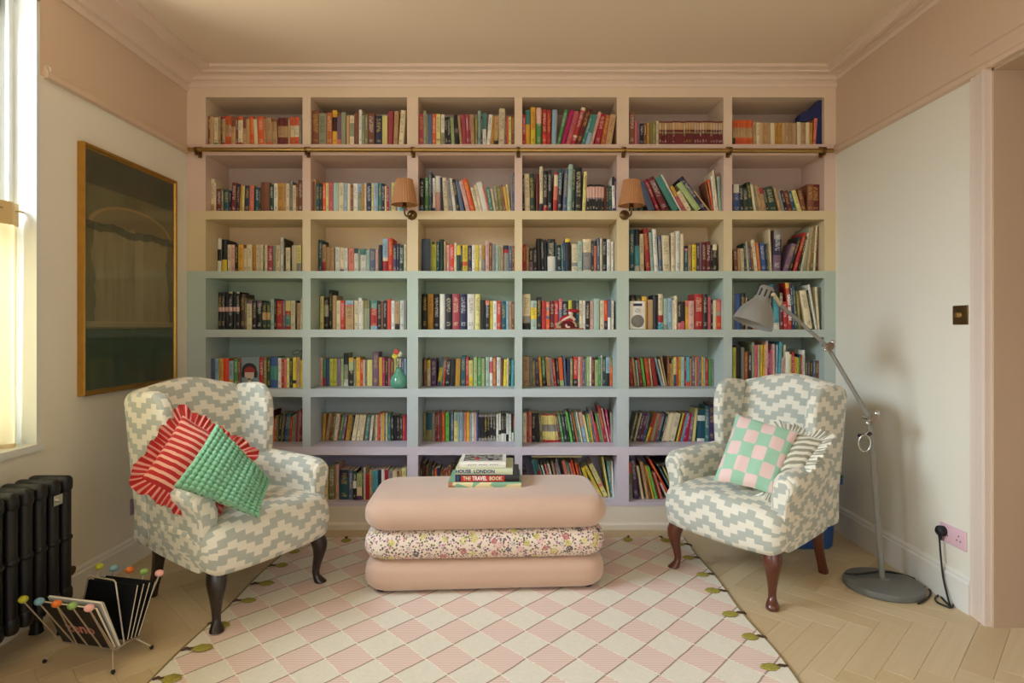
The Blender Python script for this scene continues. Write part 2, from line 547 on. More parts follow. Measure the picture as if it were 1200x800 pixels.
# ------------------------------------------------------------------ the built-in bookcase
K = YB / F
COLS = [(241, 354.5), (364, 477), (490, 603), (612, 723), (737, 848), (858, 966)]
ROWS = [(114, 169), (182, 247), (257, 317.5), (326, 386), (395, 455.5), (465, 523.5), (533, 588)]
ZB = [CAMZ - (b - CY) * K for a, b in ROWS]
ZT = [CAMZ - (a - CY) * K for a, b in ROWS]
XC = [((a - CX) * K, (b - CX) * K) for a, b in COLS]
BANDS = [S(228, 204, 176), S(222, 194, 176), S(220, 200, 158), S(182, 197, 183), S(182, 194, 187), S(190, 200, 203), S(212, 203, 216)]
INNER = [S(198, 172, 154), S(206, 182, 166), S(234, 206, 164), S(182, 198, 174), S(172, 188, 178), S(174, 184, 186), S(190, 178, 198)]
NAMES = ['warm pink', 'mauve pink', 'pale peach', 'pale mint', 'grey green', 'blue grey', 'lilac']
MB_ = [mat('bookcase_' + n.replace(' ', '_'), c, 0.5, bump=0.03, bscale=150) for n, c in zip(NAMES, BANDS)]
MI_ = [mat('bookcase_inside_' + n.replace(' ', '_'), c, 0.55) for n, c in zip(NAMES, INNER)]
case = thing('bookcase', 'wall-wide built-in bookcase painted in bands from pink to peach, mint and lilac', 'bookcase', ((XL + XR) / 2, YB, 0))
ORG = Vector(case.location)
def cpart(name, mb, m, label=None, smooth=False):
    mb.v = [tuple(Vector(p) - ORG) for p in mb.v]
    o = obj(name, mb, m, case, smooth=smooth)
    if label: o['label'] = label
    return o
YI = 4.012
for r in range(7):
    bp = MB(); box(bp, XL + .01, XR - .01, YI, YI + .012, ZB[r] - .03, ZT[r] + .02)
    cpart('back_panel', bp, MI_[r], NAMES[r] + ' back panel of one row')
    edges = [XL] + [x for c in XC for x in c] + [XR]
    for k in range(0, len(edges), 2):
        d = MB(); box(d, edges[k], edges[k + 1], YB, YI, ZB[r], ZT[r])
        cpart('divider', d, MB_[r])
    zl = ZT[r + 1] if r < 6 else ZB[r] - .024
    sh = MB(); box(sh, XL, XR, YB - .0015, YI, zl, ZB[r])
    cpart('shelf', sh, MB_[min(r + 1, 6)], NAMES[min(r + 1, 6)] + ' shelf board')
fa = MB(); box(fa, XL, XR, YB - .001, YI, ZT[0], H - .02)
cpart('fascia', fa, MB_[0], 'warm pink board below the cornice')
pl = MB(); box(pl, XL, XR, YB + .002, YI, 0, ZB[6] - .024)
loft(pl, [[(x, YB + .002 - a, z) for a, z in [(0, 0), (.018, 0), (.018, .03), (.008, .04), (.0, .042)]] for x in (XL, XR)])
cpart('plinth', pl, mat('plinth_paint', S(234, 224, 206), 0.5), 'plain cream plinth below the lowest shelf')

# ladder rail of brass in front of the top shelf board
rail = thing('brass_rail', 'long brass ladder rail running below the top shelf of the bookcase', 'rail', PX(600, 175.5, YB - .05))
RO = Vector(rail.location)
t = MB(); a, b = PX(221, 175.2, YB - .05) - RO, PX(976, 176.6, YB - .05) - RO
tube(t, [a, b], .0135, 12); obj('rod', t, M_brass, rail)
for px in (230, 358.5, 483, 607.5, 732, 856, 966):
    p = PX(px, 175.6, YB - .05) - RO
    m_ = MB()
    box(m_, p.x - .011, p.x + .011, .043, .0482, p.z - .035, p.z + .032)
    tube(m_, [(p.x, .046, p.z - .02), (p.x, .02, p.z - .024), (p.x, 0, p.z - .018)], .006, 8)
    tube(m_, [(p.x - .008, 0, p.z), (p.x + .008, 0, p.z)], .0185, 14)
    ball(m_, (p.x, -.004, p.z - .026), .008, 8, 6)
    obj('bracket', m_, M_dbrass, rail)

# two wall lights with pleated shades
M_shade = mat('tan_pleated_fabric', S(184, 128, 80), 0.8, bump=0.3, bscale=200, sheen=0.2)
def sconce(px, py, sx, sy, rz, label):
    base = PX(px, py, YB - .001)
    t = thing('wall_light', label, 'wall light', base, 0, 'wall lights on the bookcase')
    m = MB(); lathe(m, [(.030, 0), (.031, .004), (.027, .009), (.019, .013), (.016, .02), (.0, .024)], 24)
    m.xf(Matrix.Rotation(math.pi / 2, 4, 'X'))
    obj('rosette', m, M_dbrass, t)
    sc = PX(sx, sy, YB - .095) - base                     # centre of the shade's lower rim
    m = MB()
    pts = spline([(0, -.02, 0), (sc.x * .5, -.05, -.018), (sc.x * .92, -.085, -.012), (sc.x, sc.y, sc.z * .5), (sc.x, sc.y, sc.z + .03)], 6)
    tube(m, pts, .0055, 8)
    lathe(m, [(.012, sc.z * .55), (.016, sc.z * .7), (.013, sc.z), (.013, sc.z + .07)], 14, center=(sc.x, sc.y))
    obj('arm', m, M_dbrass, t)
    R = []
    N = 120
    for z, r in ((0, .080), (.006, .0815), (.012, .078), (.06, .066), (.11, .056), (.146, .0495), (.150, .051), (.153, .049)):
        R.append([(sc.x + (r + .0018 * math.sin(k / N * 2 * math.pi * 30)) * math.cos(2 * math.pi * k / N), sc.y + (r + .0018 * math.sin(k / N * 2 * math.pi * 30)) * math.sin(2 * math.pi * k / N), sc.z + z) for k in range(N)])
    inner = [[(sc.x + (r - .003) * math.cos(2 * math.pi * k / N), sc.y + (r - .003) * math.sin(2 * math.pi * k / N), sc.z + z) for k in range(N)] for z, r in ((.153, .049), (.002, .079))]
    m = MB(); loft(m, R + inner, caps=False)
    so = obj('lamp_shade', m, M_shade, t, angle=60)
    m = MB(); ball(m, (sc.x, sc.y, sc.z + .085), .024, 12, 8); obj('bulb', m, mat('bulb_glass', S(236, 230, 214), 0.2), t)
sconce(483, 252, 474, 240, 0, 'pleated tan shade on a brass wall light, the one nearer the painting')
sconce(731.5, 252, 740, 241, 0, 'pleated tan shade on a brass wall light, the one nearer the floor lamp')
# ------------------------------------------------------------------ the books
PAL = dict(CR=('cream', 226, 211, 172), WH=('white', 230, 226, 212), TN=('tan', 190, 154, 108), BR=('brown', 130, 78, 52), DB=('dark brown', 72, 48, 38),
  OR=('orange', 218, 92, 36), DO=('dull orange', 188, 104, 52), RD=('red', 176, 42, 40), DR=('dark red', 108, 32, 34), PK=('pink', 206, 98, 104),
  PR=('rose', 164, 62, 72), LP=('pale pink', 222, 172, 158), MG=('magenta', 186, 28, 98), YE=('yellow', 226, 198, 54), OY=('golden yellow', 226, 172, 60),
  MU=('mustard', 190, 140, 50), LY=('pale yellow', 226, 214, 134), YG=('lime', 196, 200, 70), LG=('light green', 162, 182, 120), GR=('green', 82, 138, 78),
  DG=('dark green', 38, 64, 48), BG=('bright green', 112, 196, 80), TE=('teal', 70, 136, 126), DT=('petrol blue', 30, 84, 96), MT=('pale mint', 162, 186, 170),
  LB=('pale blue', 152, 182, 198), BL=('blue', 56, 88, 148), SB=('slate blue', 84, 100, 126), NV=('navy', 36, 40, 72), PU=('purple', 80, 52, 100),
  MV=('mauve', 124, 94, 116), GY=('grey', 146, 142, 134), BK=('black', 30, 28, 29), GG=('olive', 128, 122, 74), SG=('sage', 148, 152, 122),
  AQ=('aqua', 84, 170, 182), SA=('salmon', 220, 124, 98), VR=('vermilion', 214, 66, 40), CM=('crimson', 170, 24, 52))
# per compartment: x and y of the measured crop, scale, how far the spines stand behind the shelf edge, then left-right@top>lean:colours
CELLS = {
(1,1): (240,130,10,.025,"10-60@60:BR 60-105@65:TN 105-153@75:CR90GR 155-183@70:TN 184-198@70:DG 200-243@65:RD08TN90RD 246-283@60:OR30TN70OR 284-308@60:OR30LP70OR 310-358@65:BR35TN 360-388@70:BR 390-443@65:OR12CR90RD 446-484@70:BR40TN 486-525@95:TN 528-578@62:OR 580-622@95>-25:CR 624-694@65:OR 695-718@90:TN 722-788@75>-30:TN88OR 793-853@95>-18:BR10TN 857-923@80:DR30TN70DR 926-975@80:DR30TN70DR 977-998@95:TN 1002-1048@72:OR30CR70OR 1052-1103@72:OR30CR70OR 1106-1133@100:GY"),
(1,2): (360,125,10,.02,"35-125@45:BR 130-222@75:SG 226-290@70:DO 292-348@40:OY20BK60OY 350-396@105:MV80SA 398-450@65:SG 458-495@105:TN 498-550@105:CR25SG70CR 553-602@65:BR 604-638@35:WH 640-674@100:SG 677-708@85:GG 712-787@75:BR 796-876@105:NV 878-938@105:LY 942-1000@50>8:PR 1008-1058@50>12:TN 1068-1126@40>28:CR"),
(1,3): (485,120,10,.012,"50-110@130:PR 113-146@95:SG 148-163@140:SG 165-214@140:SB 216-258@135:OR 260-312@135:LY80TN85LY 320-360@140:WH60SG 364-398@175:BK 400-438@168:BK 441-480@180>-45:LG 484-526@145>-15:BK45MV60BK 540-568@160>-30:TN 570-616@140>-20:PR 618-652@140>-15:PR 654-668@150:PR 670-712@140>-20:TN 716-746@160:GG 749-786@95:MT 788-802@160:BK 804-847@125:TE50WH 850-892@140>34:WH 896-932@160>25:MU 936-982@160>22:TN85BK 990-1060@70>6:CR 1062-1084@190:MV 1086-1108@170:OR 1110-1140@165:LY 1143-1180@145:BR"),
(1,4): (608,120,10,.02,"36-74@145:RD 78-132@90:TE40OY 138-196@55:OY60YE 204-266@60:LP42GR 275-328@85:RD70VR 331-376@90:RD 382-440@85>12:LB 444-486@85>92:GR 489-540@90>115:MG 548-604@105>110:PK 606-658@60>130:CR08RD75CR80RD 662-722@75>140:DR 726-768@150>125:TE 775-826@150>112:TE60LB 830-868@110>98:LP 884-946@130>68:CM 955-1012@150>62:DO 1018-1086@140>60:TN"),
(1,5): (733,128,10,.012,"46-108@30:BR 111-136@140:PK 139-166@150:MV 169-212@165:BK 215-246@160:BR 249-281@160:MU 285-316@145:GG 318-358@150:GG 361-388@135:CR rep:391:1150:24@140:DR06TN36DR46GG52DR"),
(1,6): (855,112,10,.02,"38-68@290:OR30TN70BK rep:70:270:6@290:OR30TN70OR 275-316@310:TN 318-358@315:CR 360-400@318:TN rep:402:480:2@320:TN 482-530@320:CR rep:532:612:2@320:MU rep:614:782:4@320:TN 792-838@310:CR 841-892@315:TN 895-936@315:CR 938-972@320:MU 974-1008@265>24:SA"),
(2,1): (240,205,10,.05,"60-107@45:CR75TN 109-130@95:CR 136-190@165:DR 192-218@165:GG 220-282@175:DT 286-306@190:BK 308-362@90>10:DR 364-400@105>12:NV 404-430@120>28:MU 432-458@130>14:LY 460-516@125:NV 520-572@120:SA 574-590@150:BK 592-634@145:DT 636-654@150:DG 656-756@85:BR 760-802@110:DG 808-852@100:WH 854-920@95:MU 922-950@100:TN 952-986@100:CR 988-1026@70:GY 1030-1066@120:CR 1068-1094@110:BR 1096-1142@60:BR"),
(2,2): (360,205,10,.03,"36-64@80:BR 66-100@45:TN 102-140@105:DT 142-176@100:BK 180-217@90:OR 219-250@95:LY 252-300@85:PK 304-366@95:MT 369-425@90:CR 427-468@95:LB 471-505@100:CR 507-536@115:BR 538-588@100:WH 590-638@100:LB30SG 640-670@110:MU 672-692@95:CR 694-750@95:NV 753-776@100:LY 778-828@90:LB 830-868@95:TE 870-905@100:BK 908-926@130:CR 928-960@135:RD 962-980@90:GY 982-1034@90:LY 1036-1056@180:GY 1058-1082@170:WH 1084-1128@150:AQ 1130-1164@130:PK"),
(2,3): (485,195,10,.04,"66-118@140:BK85BL 126-172@130:GR 175-206@55:SB 208-220@90:BK 222-250@135:WH88BL 252-312@110:WH45LP 318-344@130:NV 350-405@130>-25:CR 408-456@150>-16:GY 460-500@140>-60:WH 505-542@150>-60:BK 545-592@170>-75:SB 614-660@170>-95:LP 664-726@145>-112:OR30VR55OR 728-768@245>-68:CR 770-802@215>-64:CR 804-866@185>-80:WH 868-890@225>-72:SA 892-932@245>-52:TE 936-962@260>-42:CR 966-1002@200>-42:GG 1004-1052@235>-30:GG 1056-1082@215>-50:BR 1084-1112@240>-42:OY 1114-1136@210>-40:LY 1140-1160@100:GY 1162-1180@70:SB"),
(2,4): (608,185,10,.03,"44-66@200:BK 70-130@185>-4:CR 135-190@185>-20:DG 200-236@190:DR 244-284@100:CR82BK 288-338@150:BK85RD 342-384@140:BK 400-448@170>16:RD06CR35SA70RD 455-502@125>10:DT45BK 512-560@130>28:SB 566-618@75>36:MT 622-652@80:DG 658-736@110:BK 744-784@160>24:LY rep:792:1000:6@312:BK08LP48MV54BK 1004-1024@320:DR 1026-1050@320:DG 1052-1090@330:DT 1098-1136@220>-12:BK25WH90PU 1140-1160@240:PU"),
(2,5): (733,195,10,.03,"50-88@320:BK 92-140@330:DG 165-215@440>-30:DG 268-352@180>-130:SB 366-412@150>-160:CM 430-520@130>-190:DR 548-640@118>-215:TE 644-664@98>-240:WH 668-712@230>-150:OY40PK 720-782@290>-135:CR 815-902@195>-245:LG 906-976@128>-300:NV 980-998@290>-190:TN 1000-1016@180>-70:BR 1018-1042@150>-62:OR 1044-1066@110>-45:WH 1068-1092@45>-52:CR 1094-1130@115>-18:MT"),
(2,6): (855,205,10,.05,"36-48@110:NV 50-122@110:WH30BL 126-170@120:BK 175-232@150>-22:DG 236-282@85>-60:DG 288-312@110>-48:CR 314-346@130>-46:SG 350-390@120>-55:TN 393-436@150>-55:RD25TN 440-468@150>-55:DG 472-562@135>-62:DG 584-616@150>-72:TN 620-652@160>-70:GY 656-688@180>-65:BK 690-742@185>-65:DR 745-790@190>-65:DT 802-850@180>-80:LY 852-906@155>-66:BR 914-986@105:BR 996-1086@110:DR"),
(3,1): (240,273,10,.14,"145-190@60:WH32BK65WH 196-255@75:BK60YE 266-303@135:CR 306-350@135:LP 352-386@130:BK 390-450@135:OY 453-490@140:BR12CR 493-552@135:CR 555-597@135:MU 600-636@135:CR 638-658@135:CR 660-682@135:CR 684-697@140:DG 699-732@140:CR 734-794@150:PR 797-830@145:SG 832-879@140:CR 881-921@50:WH 924-942@68:BK 945-998@170:CR 1000-1016@150:BK 1018-1075@145:CR 1078-1128@140:LY65GY"),
(3,2): (360,273,10,.14,"131-172@80:DT 174-216@135:TN60RD 220-268@165:TN 271-315@165:TN 328-380@165:WH 385-430@170:CR85MV 432-474@175:WH 484-545@180:SA 549-596@180:DT20WH 598-620@200:SG 622-688@185:TE25WH 692-730@200:MT 733-796@185:SB 799-832@190:LP 835-878@140:BK 881-945@65:LB55CR65RD 947-1002@60:VR 1004-1046@140:NV40PU90RD 1050-1075@125:NV 1078-1130@140:DG 1132-1164@135:CR"),
(3,3): (485,273,10,.12,"92-190@70:SB 193-210@85:LG 212-260@130:YG 263-298@100:DT 300-350@75:DG 353-375@95:TN 378-415@140:LP 418-470@135:VR 473-499@115:CR 501-548@145:YE35DG 550-565@150:BK 568-630@140:YE60OR75YE 635-676@145:NV 680-718@140:WH 721-757@140:YE 760-795@140:CR 798-830@140:MU50GY 836-882@95:LP 885-915@115:BR 918-953@130:GY 956-995@145:MT 998-1020@150:SG 1022-1045@150:TN 1048-1110@145:NV15RD28GY 1112-1148@150:SB 1151-1180@150:BR"),
(3,4): (608,273,10,.10,"44-84@135:RD 87-116@165:TN 119-166@180:BK55MV 172-212@170:BK 216-266@65>-10:BK 270-302@70>-14:BK 305-333@75>-10:BK 337-428@70:BK52WH 432-448@110:DT 450-500@140>-10:BK 504-523@130>-8:TE 526-546@115>-6:BL 549-614@65>-8:YE10BK 620-688@130:CR65GY78CR 691-741@95:MT 746-848@70:CR40GY92CR 851-878@90:BK 880-910@150:SA 918-948@60:SB 951-979@60:CR 982-1028@65:BK 1034-1074@75:WH 1080-1108@100:WH 1110-1130@110:DB"),
(3,5): (733,262,10,.08,"46-105@70:DT 108-168@65:BK38AQ85WH 172-220@120:CR 244-298@55>-42:RD 302-340@100>-30:MT 343-390@65>-30:WH 394-434@145>-15:SB 442-528@135>-18:CR 536-588@105:CR 591-640@85:WH 646-686@120:CR 692-732@260:BK10PK18DT 736-772@250:TN 780-830@245:YE 834-866@225:DB 869-893@220:MV 896-946@215:DR 949-1000@210:DR 1003-1020@250:BK 1023-1073@245:CR20BK"),
(3,6): (855,262,10,.06,"55-96@300>-10:BR 98-135@290:TN 138-175@290>-10:CR 180-205@230>-22:DT 208-230@215>-30:CR 233-258@260>-25:SB 262-285@270>-25:BR 292-332@190>-42:CR 336-372@220>-36:DO 376-434@225>-28:BL 437-452@240>-20:NV 455-476@230>-15:GG 479-500@65>-22:CR 508-600@75>18:GY22NV60MV 625-682@240>120:MV 690-725@150>110:BK 745-788@110>140:RD 800-822@150>110:BK 830-858@110>85:CR 862-902@45>80:SG 906-940@30>42:TN 945-978@32>34:GG 982-1008@25>16:CR 1012-1050@30>6:BR"),
(4,1): (240,335,10,.15,"152-190@75:BK40LP52BK 192-232@75:BK40LP52BK 234-272@72:BK40LP52BK 274-322@70:LY04BK40LP52BK 324-362@70:BK40LP52BK 364-404@70:CR04BK40LP52BK 410-468@95:DB 470-486@140:GG 490-550@165:MV12CR 554-604@170:BK 607-666@170:MV20BK 672-720@190:DG38TN65DG 722-768@190:DG38TN65DG 772-810@150:MT 813-834@150:BK 838-908@170:RD 911-942@175:MV 945-1003@175:LY35RD50TE88RD 1006-1058@170:CR 1062-1078@170:BK 1080-1115@200:TN 1118-1142@150:CR"),
(4,2): (360,335,10,.15,"146-190@120:LY 195-248@130:BK25SG60BK 254-290@45:BK 292-342@110:TN 344-386@170:CR 388-436@170:VR 443-540@170:LB15SA22TN 552-598@170:CR 602-640@140:WH 642-660@170:CR 665-730@170:GG28SG 742-820@170:TE28RD88LB 826-864@180:BK 866-890@180:BR 892-930@170:BK 936-980@155:VR 985-1024@170:WH 1028-1082@180:TN80BK 1086-1134@170:WH 1138-1160@170:GY"),
(4,3): (485,335,10,.11,"96-156@95:BK 160-228@95:MU 231-297@95:BK 302-364@95:WH 368-445@95:BK 450-535@95:PR 540-618@95:NV 626-712@95:WH 716-776@95:LY 781-832@165:BK 838-885@170:SA15BK 888-923@175:YE 926-971@175:WH 975-1019@175:VR 1025-1079@180:DT 1082-1110@180:LB 1113-1145@185:TN 1148-1180@180:BR"),
(4,4): (608,335,10,.025,"44-136@95:CR62GY82BK 140-208@170:MT25YE65MT 213-263@130:BK 270-318@175:RD 321-361@190:SA20SB30OR50SB60OR 366-416@175:DR 418-465@175:RD 470-508@150:PK35SB 511-575@180:BK 579-622@170:YG 625-668@170:DB 671-705@170:DT 708-745@170:CR 747-780@170:WH 783-829@175:BK 832-873@175:LP 878-943@150:MT 948-998@170:CR 1001-1038@170:VR70NV 1042-1075@155:SB60WH 1078-1112@170:WH"),
(4,5): (733,335,10,.04,"56-120@105:BK 122-186@108:DG 192-250@125:OY 258-320@160:TN 326-379@105:BK 384-441@95:CR60RD80WH 449-493@145:MT 497-546@140:LB 551-575@165:CR 577-609@115:CR 613-651@185:BK75PK 653-692@185:BK70PK 700-739@170:SA20OY 743-803@175:LP 809-911@95:RD 914-963@95:BK 968-998@130:PK 1002-1026@165:BK 1028-1064@165:CR 1070-1130@160:PK40GY55VR"),
(4,6): (855,325,10,.02,"36-56@100:SG 62-130@190:BL 136-190@185:BK 193-206@240:TN 210-275@260:BK 279-346@260:DO 349-402@260:LP 405-470@270:OR 475-506@200:DG 510-588@80:BK30AQ85WH 592-630@180:GG28DR 634-682@285:RD 690-738@60>-50:OY12RD 742-768@70>-35:NV 772-802@100>-45:DT 804-842@160>-30:GG 902-980@150>-82:CR 984-1002@150>-80:DG 1006-1032@85>-90:WH 1036-1060@110>-30:CR"),
(5,1): (240,410,10,.06,"68-115@100:SB 119-165@100:LB 168-213@100:OY 216-279@100:VR 282-333@130:LB70OY 336-386@100:GR 389-410@100:BR 412-420@100:PK 640-684@85:RD 687-722@85:GG 726-768@90:DG 771-851@80:BL30TE75BL 856-895@95:WH 898-926@110:CM 929-956@110:SA 959-990@95:LY 993-1025@100:DG 1030-1071@85:YE75BK85YE 1074-1115@90:TN 1118-1144@120:YE"),
(5,2): (360,405,10,.18,"152-181@140:LP 184-216@150:GR70RD 220-258@150:BL 261-303@150:YG 305-346@150:YG 350-392@150:MV 395-424@150:LG 427-478@85:BK35SG80WH 486-541@140:OY15LG45BK 545-570@150:SG 573-622@135:OY 626-654@165:VR 656-674@165:CR 677-698@165:GY 701-762@165:LY 765-835@75:MV 839-880@135:OY 882-911@140:MG 914-944@150:BK 947-972@150:PK 976-1014@160:BR 1018-1044@150:LY 1048-1072@150:CR 1076-1100@150:WH 1104-1130@150:MV 1133-1160@150:LB"),
(5,3): (485,410,10,.17,"116-154@95:BR 157-193@120:YE30CR 202-262@100:PU 270-310@90>50:SB35YE85SB 312-330@95>45:TE 334-356@95>50:VR 362-414@105>25:BK 418-474@105:BK 482-540@105:MU 553-603@70:DT 609-640@85:RD 643-691@120:LY65YE 698-740@85:LG 746-790@90:GR 794-831@100:LG 841-880@85:MT 886-921@85:WH15PK55WH 926-962@90:DO 970-1015@85:WH 1018-1042@110:BR 1046-1084@110>16:YE 1088-1106@95:CR 1110-1136@100:DG 1140-1168@115>8:AQ 1170-1182@130:BK"),
(5,4): (608,410,10,.17,"46-120@80:TN 123-156@85:GY 160-195@120:GG 199-240@110:PU 248-276@85>-36:OY 282-318@85>-16:GR70BK 331-377@80>-22:TN 384-412@90>-30:GY 416-448@100>-38:RD 452-478@100>-20:BK 482-530@90>-24:OR80LG 540-562@70>-24:SB 565-599@110:NV 602-633@100:GG 641-690@80:RD75BK 695-720@85:LP 723-746@80:SA 749-770@85:SB 773-793@100:SG 796-826@80:LG 828-852@80:WH 854-886@85:DR 892-930@115:LG 933-961@85:GR 963-978@65:WH 981-1019@80:DG 1022-1070@85:LB55BK 1074-1106@90:GG30OR"),
(5,5): (733,410,10,.17,"60-95@105>-18:RD 108-136@95>-42:TN 142-166@120>-30:MT 176-204@95>-42:RD 212-243@95>-42:BG 254-300@95>-42:VR 306-324@100>-40:CR 336-382@95>-52:RD 420-444@95>-84:LB 450-470@110>-70:CR 474-490@85>-62:TN 493-512@75:BR 514-540@160:MU 542-562@110:TN 565-596@85:LY60DT 599-614@80:VR 617-651@85:OY 656-690@80:MT 693-713@90:CM 716-755@80:AQ85VR 758-774@100:MU 777-815@85:MV 818-834@90:TN 837-861@75:SA 864-890@85:SB 893-915@80:OY 918-934@90:MT 937-970@105:RD 974-1012@100:GR 1015-1045@110:GY"),
(5,6): (855,395,10,.06,"39-76@120:YG 79-130@100:BK 136-175@120:GY 178-216@170:DO 221-260@170:BK 263-290@60:SG 293-330@95:PK 333-352@90:CR 355-384@90>6:YE 387-410@90>16:OY 413-440@45>18:LP 442-462@150:MG 464-478@180:SB 480-504@150:PK 507-530@80:LP 533-560@90>10:LB 563-598@55>34:AQ 602-626@240>8:LP 629-652@90>14:CR 656-700@170:WH 703-726@200:LY 730-760@175:RD 763-790@230:OY 793-816@240:YG 819-836@200:DT 838-852@205:OR 855-884@150:WH 890-915@265:DG 918-945@270:MV 948-976@270:DG 979-1010@265:SB 1013-1050@275:BR"),
(6,1): (290,470,13.33,.17,"310-338@160>30:TE 346-374@140>40:DR 378-412@290>20:SA 416-446@230>15:DO 450-478@230>12:GG 482-514@190>30:DG 517-544@190>40:GG 547-570@190>42:NV 574-610@195>38:BL 613-640@200>35:TE 646-680@240>30:VR 684-710@220>25:SG 716-746@200>20:GY 750-780@150>20:PR 784-802@130>30:SG 806-832@120>25:CM 838-866@110:DT"),
(6,2): (360,475,10,.2,"172-206@100>16:MU 210-244@90>46:TN 248-274@100>45:BR 278-302@100>42:GG 306-344@95>40:CR 347-362@110>38:PR 365-394@115>46:GR 397-430@110>46:MV 446-492@110>40:MU 495-513@110>40:DG 516-562@110>52:CR 572-610@110>50:CR 614-648@110>42:CR 651-664@110>40:BR 668-702@115>40:TE 706-720@120>38:BR 726-754@115>40:WH 770-790@115>12:GG 793-815@110>8:CR 818-836@110:SA 838-860@85:VR 862-876@100:CR 879-904@85:OY 906-918@90:SB 920-938@85:CR 942-975@95:TE 979-1010@115:BK 1013-1045@115:BK 1048-1080@115:BK 1083-1117@125:DB 1120-1142@120:VR 1144-1164@110:MG"),
(6,3): (485,475,10,.18,"111-139@90:GG 142-210@85:DT60GG 213-246@85:GY 250-271@80:DR 274-300@75:PR 303-325@90:BR 329-361@80:OR 369-412@80:BG 416-432@85:DG 434-463@75:SB 469-515@80:MT30LY 518-530@80:MT 533-570@80:LB 573-589@85:GY 592-615@80:SA 618-654@80:OY 658-676@90:LB 679-706@85:WH 709-734@85:LP 737-753@75:BL rep:757:960:6@110:GY08BK88GY 966-990@100:WH 993-1020@95:WH60BK75WH 1023-1058@90:BK72WH 1062-1080@95:BK72WH 1083-1109@90:WH75BK 1113-1140@100:WH 1143-1168@100:BK68WH 1171-1184@110:VR50GR"),
(6,4): (608,470,10,.15,"46-92@135:CR 95-112@125:RD 115-149@120:SA 152-195@140:BK 198-246@140:BK 250-280@160>-10:GG rep:284:470:6@152>-38:RD05LY37GY62LY92RD 474-500@150>-58:DR 504-535@145>-58:GR 540-572@150>-52:DG 576-600@150>-48:BK 610-636@130>-66:BG 642-668@115>-55:DG 678-702@130>-70:DO 706-730@130>-60:TE 733-752@130>-72:CR 758-802@130>-62:LP48LB 806-828@160>-60:LY 832-854@150>-50:GR 858-880@150>-52:OY 886-906@100>-72:SB 909-928@110>-68:PK 932-952@250>-50:CM 956-980@140>-70:GR 984-1002@140>-60:SG 1006-1040@50>-104:CM 1044-1064@80>-82:LP 1068-1090@100>-60:MG 1094-1116@130>-10:TN 1119-1145@140>-6:SG"),
(6,5): (733,465,10,.17,"46-74@190>78:GG 77-95@190>80:NV 98-118@190>78:LY 122-160@185>80:PU 163-190@190>80:DR 193-226@190>70:BL 232-260@190>115:RD50YE 266-284@200>105:VR 288-330@195>88:SG 333-346@195>64:VR 349-390@200>80:SB 396-422@200>88:DG 426-444@200>80:CR 447-508@190>80:CR 510-572@190>80:CR 576-592@190>80:DG 595-614@190>80:YE 618-642@190>84:RD 646-670@190>84:AQ 674-702@190>80:MG 705-730@190>60:CM 734-776@200>30:MV 785-815@130>20:LY 838-926@150:DT18WH35DT90WH 930-985@105:TE 988-1030@90:WH70YE 1036-1100@85:PU"),
(7,2): (370,535,10,.045,"52-92@170:TN 96-142@150:CR 146-226@110:GG 231-266@95:LP 281-382@155:NV25DT 386-430@160:SB 434-476@165:DG35WH60BK 480-541@200:LG50CR85PU 545-556@150:BK 559-583@130:CR 586-626@200:CM 629-660@160:TN 664-695@165:AQ 698-726@160:AQ 729-766@155:NV 769-805@150:WH 809-846@155:CM 849-894@165:GY 897-948@170:CR 951-973@170:BR 977-1005@160:TN 1009-1056@135:LY"),
(7,3): (485,535,10,.06,"60-92@110:DB 96-136@80:DB 140-170@110:BR 174-205@100:DG 209-240@120:DB 244-268@140:VR 272-304@130:NV 308-340@160:BR 344-366@160:BR 370-394@150:RD 398-436@120:BR 440-476@110:DB 480-520@70:BK 524-560@80:BR 564-600@90:DR 604-640@60:BK 644-690@70:NV 694-740@80:BK 744-790@75:DB 794-830@90:RD 834-880@80:GG 884-930@90:BK 934-980@110:SB 984-1030@130:TN 1034-1080@140:GG 1084-1130@120:GY 1134-1172@130:MV"),
(7,4): (608,525,10,.10,"110-135@250>-60:DB 255-280@140>-110:AQ 300-328@130>-130:TE30RD 335-360@150>-130:DT 366-388@200>-110:WH 395-420@190>-100:SA 428-455@180>-100:WH 465-490@160>-90:TN 500-525@170>-85:MV 532-556@130>-110:GY 600-640@150>-100:SA 646-668@160>-100:TE 680-704@170>-100:SA 712-736@140>-110:VR 744-768@180>-90:OR 776-800@190>-90:DR 840-880@230>-110:YE 946-986@210>-190:YE 992-1048@185>-185:LY60SA70LY 1052-1074@100>-85:LY 1078-1108@150>-56:TE 1111-1134@150>-44:SG 1137-1156@155>-16:WH"),
(7,5): (733,525,11.43,.06,"46-100@190>-6:OR30GG60GY 118-178@110>-74:PU 218-250@240>-74:CR 284-318@180>-90:TN 322-350@200>-90:BR 366-390@240>-112:OY 398-434@250>-125:BG 442-470@340>-85:DR 474-502@345>-112:SA 560-586@470>-105:WH 600-630@150>-300:VR 660-684@230>-235:DT 690-712@240>-205:LY 718-752@210>-165:WH 770-798@210>-150:RD 806-834@220>-120:GR"),
}
M_book = mat('printed_cover', (1, 1, 1, 1), 0.5)
n = NT(M_book)
_, bu, bv = n.uv()
ink = n.node('ShaderNodeAttribute'); ink.attribute_name = 'ink'
seed = ink.outputs['Alpha']
cell = n.node('ShaderNodeCombineXYZ')
n.L(n.math('FLOOR', n.math('MULTIPLY', bu, 5.0)), cell.inputs[0])
n.L(n.math('FLOOR', n.math('MULTIPLY', bv, 62.0)), cell.inputs[1])
n.L(n.math('MULTIPLY', seed, 97.0), cell.inputs[2])
wn = n.node('ShaderNodeTexWhiteNoise'); n.L(cell.outputs[0], wn.inputs['Vector'])
